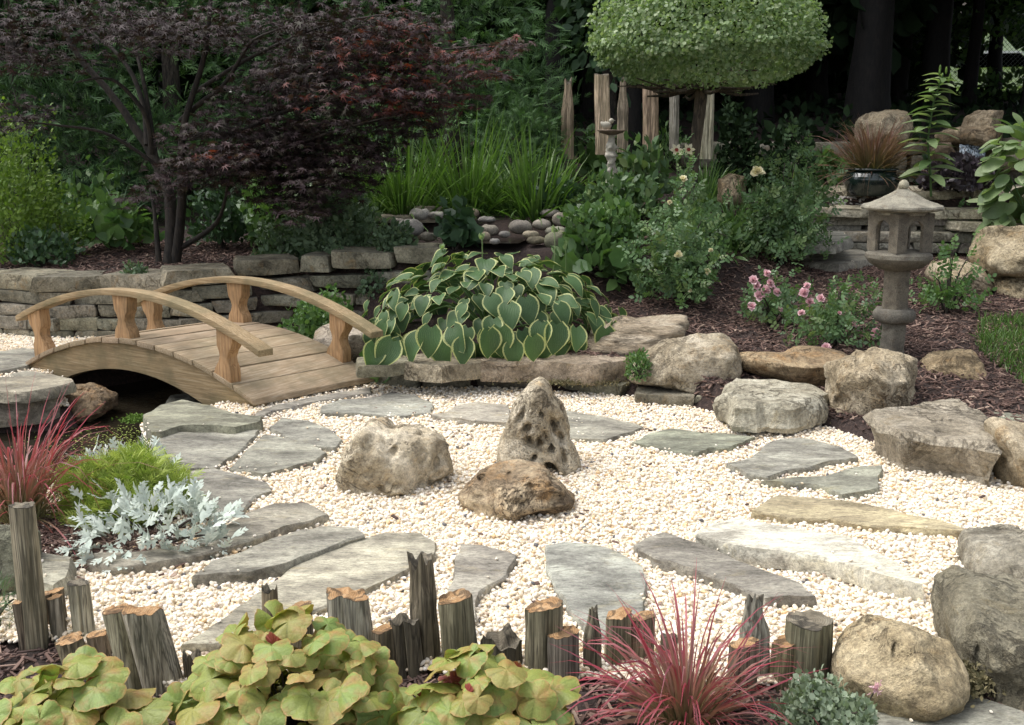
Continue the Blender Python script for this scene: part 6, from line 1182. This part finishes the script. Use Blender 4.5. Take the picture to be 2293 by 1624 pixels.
# a roof of crowns over the hill: trees standing beside and behind the frame
for k, (x_, y_) in enumerate([(8.5, 12.5), (11, 16), (-12, 15), (-13, 18), (6.8, 20.5), (-6, 20)]):
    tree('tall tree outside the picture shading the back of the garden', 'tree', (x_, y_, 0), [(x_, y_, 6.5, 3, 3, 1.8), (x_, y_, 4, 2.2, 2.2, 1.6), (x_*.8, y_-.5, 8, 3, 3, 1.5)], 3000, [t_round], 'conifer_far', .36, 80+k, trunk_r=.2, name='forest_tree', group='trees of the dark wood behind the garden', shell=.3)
# far-off wood: one mass nobody could count
r = np.random.default_rng(99); n = 16000; x_ = r.uniform(-24, 24, n); y_ = 22.5+r.uniform(0, 3.5, n)+.012*x_**2; z_ = T(x_, y_)+r.uniform(0, 9, n)*r.uniform(.3, 1, n)**.5
gap = (x_/y_ > .36) & (x_/y_ < .50) & (z_ < 4.3+.35*np.sin(x_*2)); k = ~gap; p_ = np.column_stack([x_, y_, z_])[k]; n = len(p_)
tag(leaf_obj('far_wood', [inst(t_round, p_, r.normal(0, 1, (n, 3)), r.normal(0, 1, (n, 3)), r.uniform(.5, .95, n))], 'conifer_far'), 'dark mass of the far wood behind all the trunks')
n = 7000; x_ = r.uniform(8, 40, n); y_ = 47+r.uniform(0, 3, n); p_ = np.column_stack([x_, y_, T(x_, y_)+r.uniform(0, 10, n)])
tag(leaf_obj('far_wood', [inst(t_round, p_, r.normal(0, 1, (n, 3)), r.normal(0, 1, (n, 3)), r.uniform(.8, 1.5, n))], 'conifer'), 'green hedge of trees beyond the sunny lawn at the upper right')
# undergrowth dark
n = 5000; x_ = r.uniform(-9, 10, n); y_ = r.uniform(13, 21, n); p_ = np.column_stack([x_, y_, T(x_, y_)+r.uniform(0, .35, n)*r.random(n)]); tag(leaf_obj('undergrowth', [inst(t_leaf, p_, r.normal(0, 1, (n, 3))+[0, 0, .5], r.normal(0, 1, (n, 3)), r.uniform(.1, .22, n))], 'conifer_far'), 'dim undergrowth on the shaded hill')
# sunny lawn, chain link fence, white car and house beyond the wood
gx, gy = np.meshgrid(np.linspace(7, 40, 34), np.linspace(21.4, 46, 26)); V = np.column_stack([gx.ravel(), gy.ravel(), T(gx.ravel(), gy.ravel())+.03]); i_ = np.arange(34*26).reshape(26, 34)
obj('lawn', mesh_np('lawn', V, [np.stack([i_[:-1, :-1].ravel(), i_[:-1, 1:].ravel(), i_[1:, 1:].ravel(), i_[1:, :-1].ravel()], 1)]), M['lawn_far'], kind='structure')
Yf_ = 21.0; fx0, fx1 = 7.2, 12.5; fz = float(T(9, Yf_)); fe = empty('chain_link_fence', (9.5, Yf_, fz), 'chain link fence in front of the sunny lawn at the upper right', 'fence')
prt = []; s_ = .085; H_ = 1.5
for k in range(int((fx1-fx0+H_)/s_)):
    for sg in (1, -1):
        x0 = fx0-H_+k*s_ if sg > 0 else fx0+k*s_; a_ = np.array([x0, Yf_, fz]); b__ = np.array([x0+sg*H_, Yf_+.01*sg, fz+H_])
        if min(a_[0], b__[0]) < fx0-H_*.5: continue
        v_, f_ = tube([a_, b__], .0045, 3); prt.append((v_, f_, {}))
V, F, _ = merge(prt); based('wire_mesh', V, F, M['wire'], fe)['kind'] = 'stuff'
for x_ in (7.2, 9.0, 10.8, 12.5): v_, f_ = tube([(x_, Yf_, fz-.1), (x_, Yf_, fz+1.55)], .03, 8); based('fence_post', v_, f_, M['wire'], fe)
v_, f_ = tube([(7.2, Yf_, fz+1.5), (12.5, Yf_, fz+1.5)], .02, 6); based('top_rail', v_, f_, M['wire'], fe)
def house(label, x0, x1, y0, y1, h, z=None):
    z = float(T((x0+x1)/2, y0)) if z is None else z; rt = empty('white_house', ((x0+x1)/2, (y0+y1)/2, z), label, 'house'); bm = bmesh.new()
    for k in range(int(h/.2)):
        zz = z+k*.2; bmesh.ops.create_cube(bm, size=1, matrix=Matrix.Translation(((x0+x1)/2, (y0+y1)/2, zz+.1)) @ Matrix.Diagonal((x1-x0+.02*(k % 2)*0, y1-y0, .194, 1)))
    bm_obj('wall', bm, M['white'], rt); bm = bmesh.new(); v_ = [bm.verts.new(q) for q in ((x0-.3, y0-.3, z+h), (x1+.3, y0-.3, z+h), (x1+.3, y1+.3, z+h), (x0-.3, y1+.3, z+h), (x0-.3, (y0+y1)/2, z+h+1.2), (x1+.3, (y0+y1)/2, z+h+1.2))]
    for f_ in ((0, 1, 5, 4), (2, 3, 4, 5), (1, 2, 5), (3, 0, 4), (3, 2, 1, 0)): bm.faces.new([v_[q] for q in f_])
    bm_obj('roof', bm, M['bark'], rt)
    for k in range(int((x1-x0)/2)):
        wx = x0+1+k*2; bm = bmesh.new(); bmesh.ops.create_cube(bm, size=1, matrix=Matrix.Translation((wx, y0-.02, z+1.5)) @ Matrix.Diagonal((.8, .06, 1, 1))); w_ = bm_obj('window', bm, M['glass'], rt)
house('white house glimpsed through the left cedars', -12, -8.2, 26.5, 30, 3.6, 2.4)
house('white garage beyond the lawn, glimpsed through the gap at the upper right', 14.8, 19.5, 38, 42, 2.6)
# white car on the far lawn's edge
cr = empty('parked_car', (13.6, 33, float(T(13.6, 33))), 'white parked car beyond the chain link fence, glimpsed through the trees', 'car'); cz = float(T(13.6, 33)); prof = [(-2.1, .35), (-2.15, .7), (-1.3, .88), (-.75, 1.4), (.8, 1.42), (1.5, .95), (2.1, .85), (2.15, .4)]
bm = bmesh.new(); vs = [[bm.verts.new((13.6+x_, 33+s, cz+z_)) for x_, z_ in prof] for s in (-.85, .85)]; bm.faces.new(vs[0]); bm.faces.new(vs[1][::-1])
for i in range(8): bm.faces.new((vs[0][i], vs[1][i], vs[1][(i+1) % 8], vs[0][(i+1) % 8]))
bmesh.ops.bevel(bm, geom=bm.edges[:], offset=.06, segments=2, affect='EDGES'); bm_obj('body', bm, M['carpaint'], cr)
bm = bmesh.new(); vs = [bm.verts.new((13.6+x_, 32.13, cz+z_)) for x_, z_ in ((-1.1, .93), (-.7, 1.32), (.75, 1.34), (1.2, .98))]; f_ = bm.faces.new(vs); bmesh.ops.solidify(bm, geom=[f_], thickness=.02); bm_obj('side_window', bm, M['glass'], cr)
for s in (-1.35, 1.35): V, F = lathe([(.1, 0), (.32, .0), (.34, .03), (.34, .17), (.32, .2), (.1, .2)], 20, 0, 0); V = V[:, [0, 2, 1]]*[1, 1, 1]+[13.6+s, 32.08, cz+.34]; based('wheel', V, F, M['rubber'], cr)
tree('leafy sapling with light leaves hanging in front of the bright fence gap', 'tree', PY(2300, 250, 18.5), [bl(2230, 20, 18.5, .9, .6, .5), bl(2120, 90, 18.6, .5, .4, .5), bl(2270, 190, 18.4, .8, .5, .25)], 1100, [t_leaf], 'green', .13, 7, shell=.1, name='forest_tree')
# ------------------------------------------------------------------ round-crowned standard tree
Ys = 9.7; ks = Ys/FOC; cz_ = PY(1585, 92, Ys); tb = PY(1548, 470, Ys); tb[2] = float(T(tb[0], tb[1])); st = empty('standard_tree', tb, 'clipped standard tree with a round light green crown on a thin leaning trunk', 'tree')
top_ = PY(1572, 185, Ys); pth = smooth_path([tb, PY(1550, 400, Ys), PY(1557, 320, Ys), PY(1566, 250, Ys), top_], 16); v_, f_ = tube(pth, np.linspace(11, 13.5, 16)*ks, 12, .08, 3); tk = based('trunk', v_, f_, M['bark'], st); tk.color = (1.6, 1.5, 1.35, 1)
c1 = PY(1549.5, 408, Ys); v_, f_ = tube([c1-[0, 0, .015], c1+[0, 0, .015]], 12.6*ks, 14); based('strap', v_, f_, M['rubber'], st)
r = np.random.default_rng(8); prt = []
for k in range(40):
    a_ = r.uniform(0, 6.28); R_ = r.uniform(.35, .8); e_ = cz_+np.array([math.cos(a_)*R_*1.0, math.sin(a_)*R_*.9, -.42+r.uniform(-.05, .25)]); m_ = top_+(e_-top_)*.5+[0, 0, -.07*r.random()]+r.normal(0, .04, 3); v_, f_ = tube(smooth_path([top_-[0, 0, .05*r.random()], m_, e_], 8), np.linspace(.024, .008, 8)*r.uniform(.6, 1.1), 5); prt.append((v_, f_, {}))
V, F, _ = merge(prt); bo = based('branches', V, F, M['bark'], st); bo['kind'] = 'stuff'; bo.color = (1.3, 1.2, 1.1, 1)
r = np.random.default_rng(9); n = 23000; d_ = unit(r.normal(0, 1, (n, 3))); kk = (.72+.28*np.sqrt(r.random(n)))*(1+.1*fbm(d_*3.4+4, 3)+.05*vnoise(d_*9)); d2 = d_.copy(); d2[:, 2] = np.where(d2[:, 2] < 0, -np.abs(d2[:, 2])**1.3*.46, d2[:, 2]*.74); rho = np.hypot(d_[:, 0], d_[:, 1]); sc_ = np.where(d_[:, 2] > 0, rho**-.1, rho**-.25)
p_ = cz_+[0, 0, -.02]+np.column_stack([d2[:, 0]*np.minimum(sc_, 1.5), d2[:, 1]*np.minimum(sc_, 1.5), d2[:, 2]])*kk[:, None]*[1.0, .95, .82]
dr = unit(d_*.6+r.normal(0, .5, p_.shape)-[0, 0, .25]); up = unit(d_+[0, 0, .4]+r.normal(0, .45, p_.shape)); leaf_obj('crown', [inst(t_round, p_, dr, up, r.uniform(.02, .043, n), rndv=r.random(n))], 'topiary', st)
# ------------------------------------------------------------------ purple Japanese maple
mb = G(385, 590); mp = empty('japanese_maple', mb, 'spreading purple leaved Japanese maple with several dark stems behind the stone wall', 'maple tree'); ym = mb[1]
def mpth(px, dy=0.0, n=14): m_ = len(px); return smooth_path([PY(a_, b_, ym+dy*i/(m_-1)) for i, (a_, b_) in enumerate(px)], n)
for px, dy, r0, r1 in [([(378, 600), (385, 540), (383, 470), (376, 420), (352, 370), (330, 325), (300, 285), (268, 235), (215, 170), (150, 95), (138, 0), (130, -80)], .4, .075, .02), ([(392, 600), (402, 520), (408, 440), (405, 380), (410, 290), (432, 210), (460, 120), (470, 20), (480, -80)], -.3, .06, .018),
  ([(356, 590), (350, 520), (345, 470), (335, 420)], .2, .035, .012), ([(330, 325), (322, 240), (295, 165), (252, 110), (190, 60), (165, -10)], .6, .034, .012), ([(340, 345), (327, 260), (270, 190), (225, 175), (170, 185)], -.4, .03, .008),
  ([(352, 370), (325, 200), (300, 100), (272, 30), (255, -40)], .9, .026, .01), ([(405, 270), (450, 230), (502, 190), (548, 115), (575, 85), (640, 60)], -.8, .03, .008), ([(395, 560), (450, 528), (488, 495), (505, 445), (515, 400), (560, 360)], -.5, .03, .01), ([(410, 300), (520, 300), (640, 250), (800, 180), (950, 120), (1150, 95)], -1.2, .03, .005), ([(405, 380), (520, 360), (640, 330), (760, 290), (880, 260)], -1.2, .026, .005), ([(432, 210), (560, 130), (720, 60), (880, 30)], -1.0, .025, .006), ([(352, 370), (240, 300), (120, 280), (20, 270)], -.4, .022, .006)]:
    v_, f_ = tube(mpth(px, dy), np.linspace(r0*.8, r1*.7, 14), 8, .08, int(r0*1000)); based('branch' if r0 < .06 else 'trunk', v_, f_, M['bark'], mp).color = (.4, .38, .36, 1)
r = np.random.default_rng(44)
# layered sprays: (px, py, half width px, half height px, depth offset, leaves, colour)
SP = [(760,150,200,100,-.6,560,0),(620,240,190,110,-.4,560,0),(820,270,170,70,-.7,380,0),(700,330,170,60,-.5,330,0),(540,60,260,70,-.3,480,0),(820,50,190,60,-.7,380,0),(480,355,115,45,-.8,230,0),(420,390,90,35,-.7,110,0),(640,440,90,30,-.5,110,0),(660,400,80,60,-.2,150,0),
      (180,40,220,60,-.3,360,0),(330,90,130,50,-.5,130,0),(130,130,110,50,-.4,90,0),(560,380,120,60,-.6,240,0),(740,400,120,60,-.7,330,0),(620,340,150,70,-.5,300,0),(820,350,90,50,-.8,160,0),(450,300,110,50,-.6,120,0),(680,470,80,30,-.8,80,0),(330,440,70,30,-.6,60,0),(40,110,90,70,-.4,140,0),(50,260,70,50,-.4,70,0),(350,60,160,60,.2,200,0),(640,160,80,50,.2,120,0),(600,300,110,50,0,150,0),
      (940,150,130,45,-.9,230,1),(1050,120,110,22,-1.1,130,1),(1150,98,48,12,-1.2,50,1),(960,210,140,40,-1.0,220,1),(1080,165,80,16,-1.1,70,1),(870,100,120,40,-.9,170,1),(930,250,110,30,-.9,120,1),(850,200,110,40,-1,150,1),(800,120,110,50,-.9,120,1),(900,60,110,30,-.9,100,1),(740,210,120,50,-1,60,1),(500,345,80,25,-.95,60,1)]
allp = [[], []]
for (x_, y_, rx, ry, dy, n, c_) in SP:
    n = int(n*1.75); q = unit(r.normal(0, 1, (n, 3)))*r.random((n, 1))**.4; Yc = ym+dy; k_ = Yc/FOC; cc = PY(x_, y_, Yc); lay = np.round((q[:, 2]*ry)/28)*28*.8+r.normal(0, 4, n)
    p_ = cc+np.column_stack([q[:, 0]*rx*k_, q[:, 1]*.45, (lay-.12*np.abs(q[:, 0])*rx*.5)*k_]); allp[c_].append(p_)
pl = []
for c_, mt in ((0, 'maple'), (1, 'maple_red')):
    p_ = np.vstack(allp[c_]); n = len(p_); az = r.uniform(0, 6.28, n); d_ = np.column_stack([np.cos(az)*.8+.25, np.sin(az)*.8-.3, -.25+r.normal(0, .25, n)]); u_ = np.array([0, -.25, 1.])+r.normal(0, .33, (n, 3)); s_ = (.062 if c_ == 0 else .056)*r.uniform(.65, 1.3, n)
    near = np.argsort(p_[:, 1])[:170 if c_ else 120]; rest = np.setdiff1d(np.arange(n), near); leaf_parts(mp, leaf_mesh('maple_leaf', t_maple, mt), p_[near], d_[near], u_[near], s_[near])
    leaf_obj('foliage', [inst(t_maple, p_[rest], d_[rest], u_[rest], s_[rest], rndv=r.random(len(rest)))], mt, mp)
prt = []
for c_ in (0, 1):
    for p_ in allp[c_]:
        cc = p_.mean(0)
        for j in range(7): e_ = p_[r.integers(len(p_))]; v_, f_ = tube(smooth_path([cc-[.1, 0, .05], (cc+e_)/2, e_], 5), np.linspace(.006, .002, 5), 3); prt.append((v_, f_, {}))
V, F, _ = merge(prt); based('twigs', V, F, M['bark'], mp)['kind'] = 'stuff'
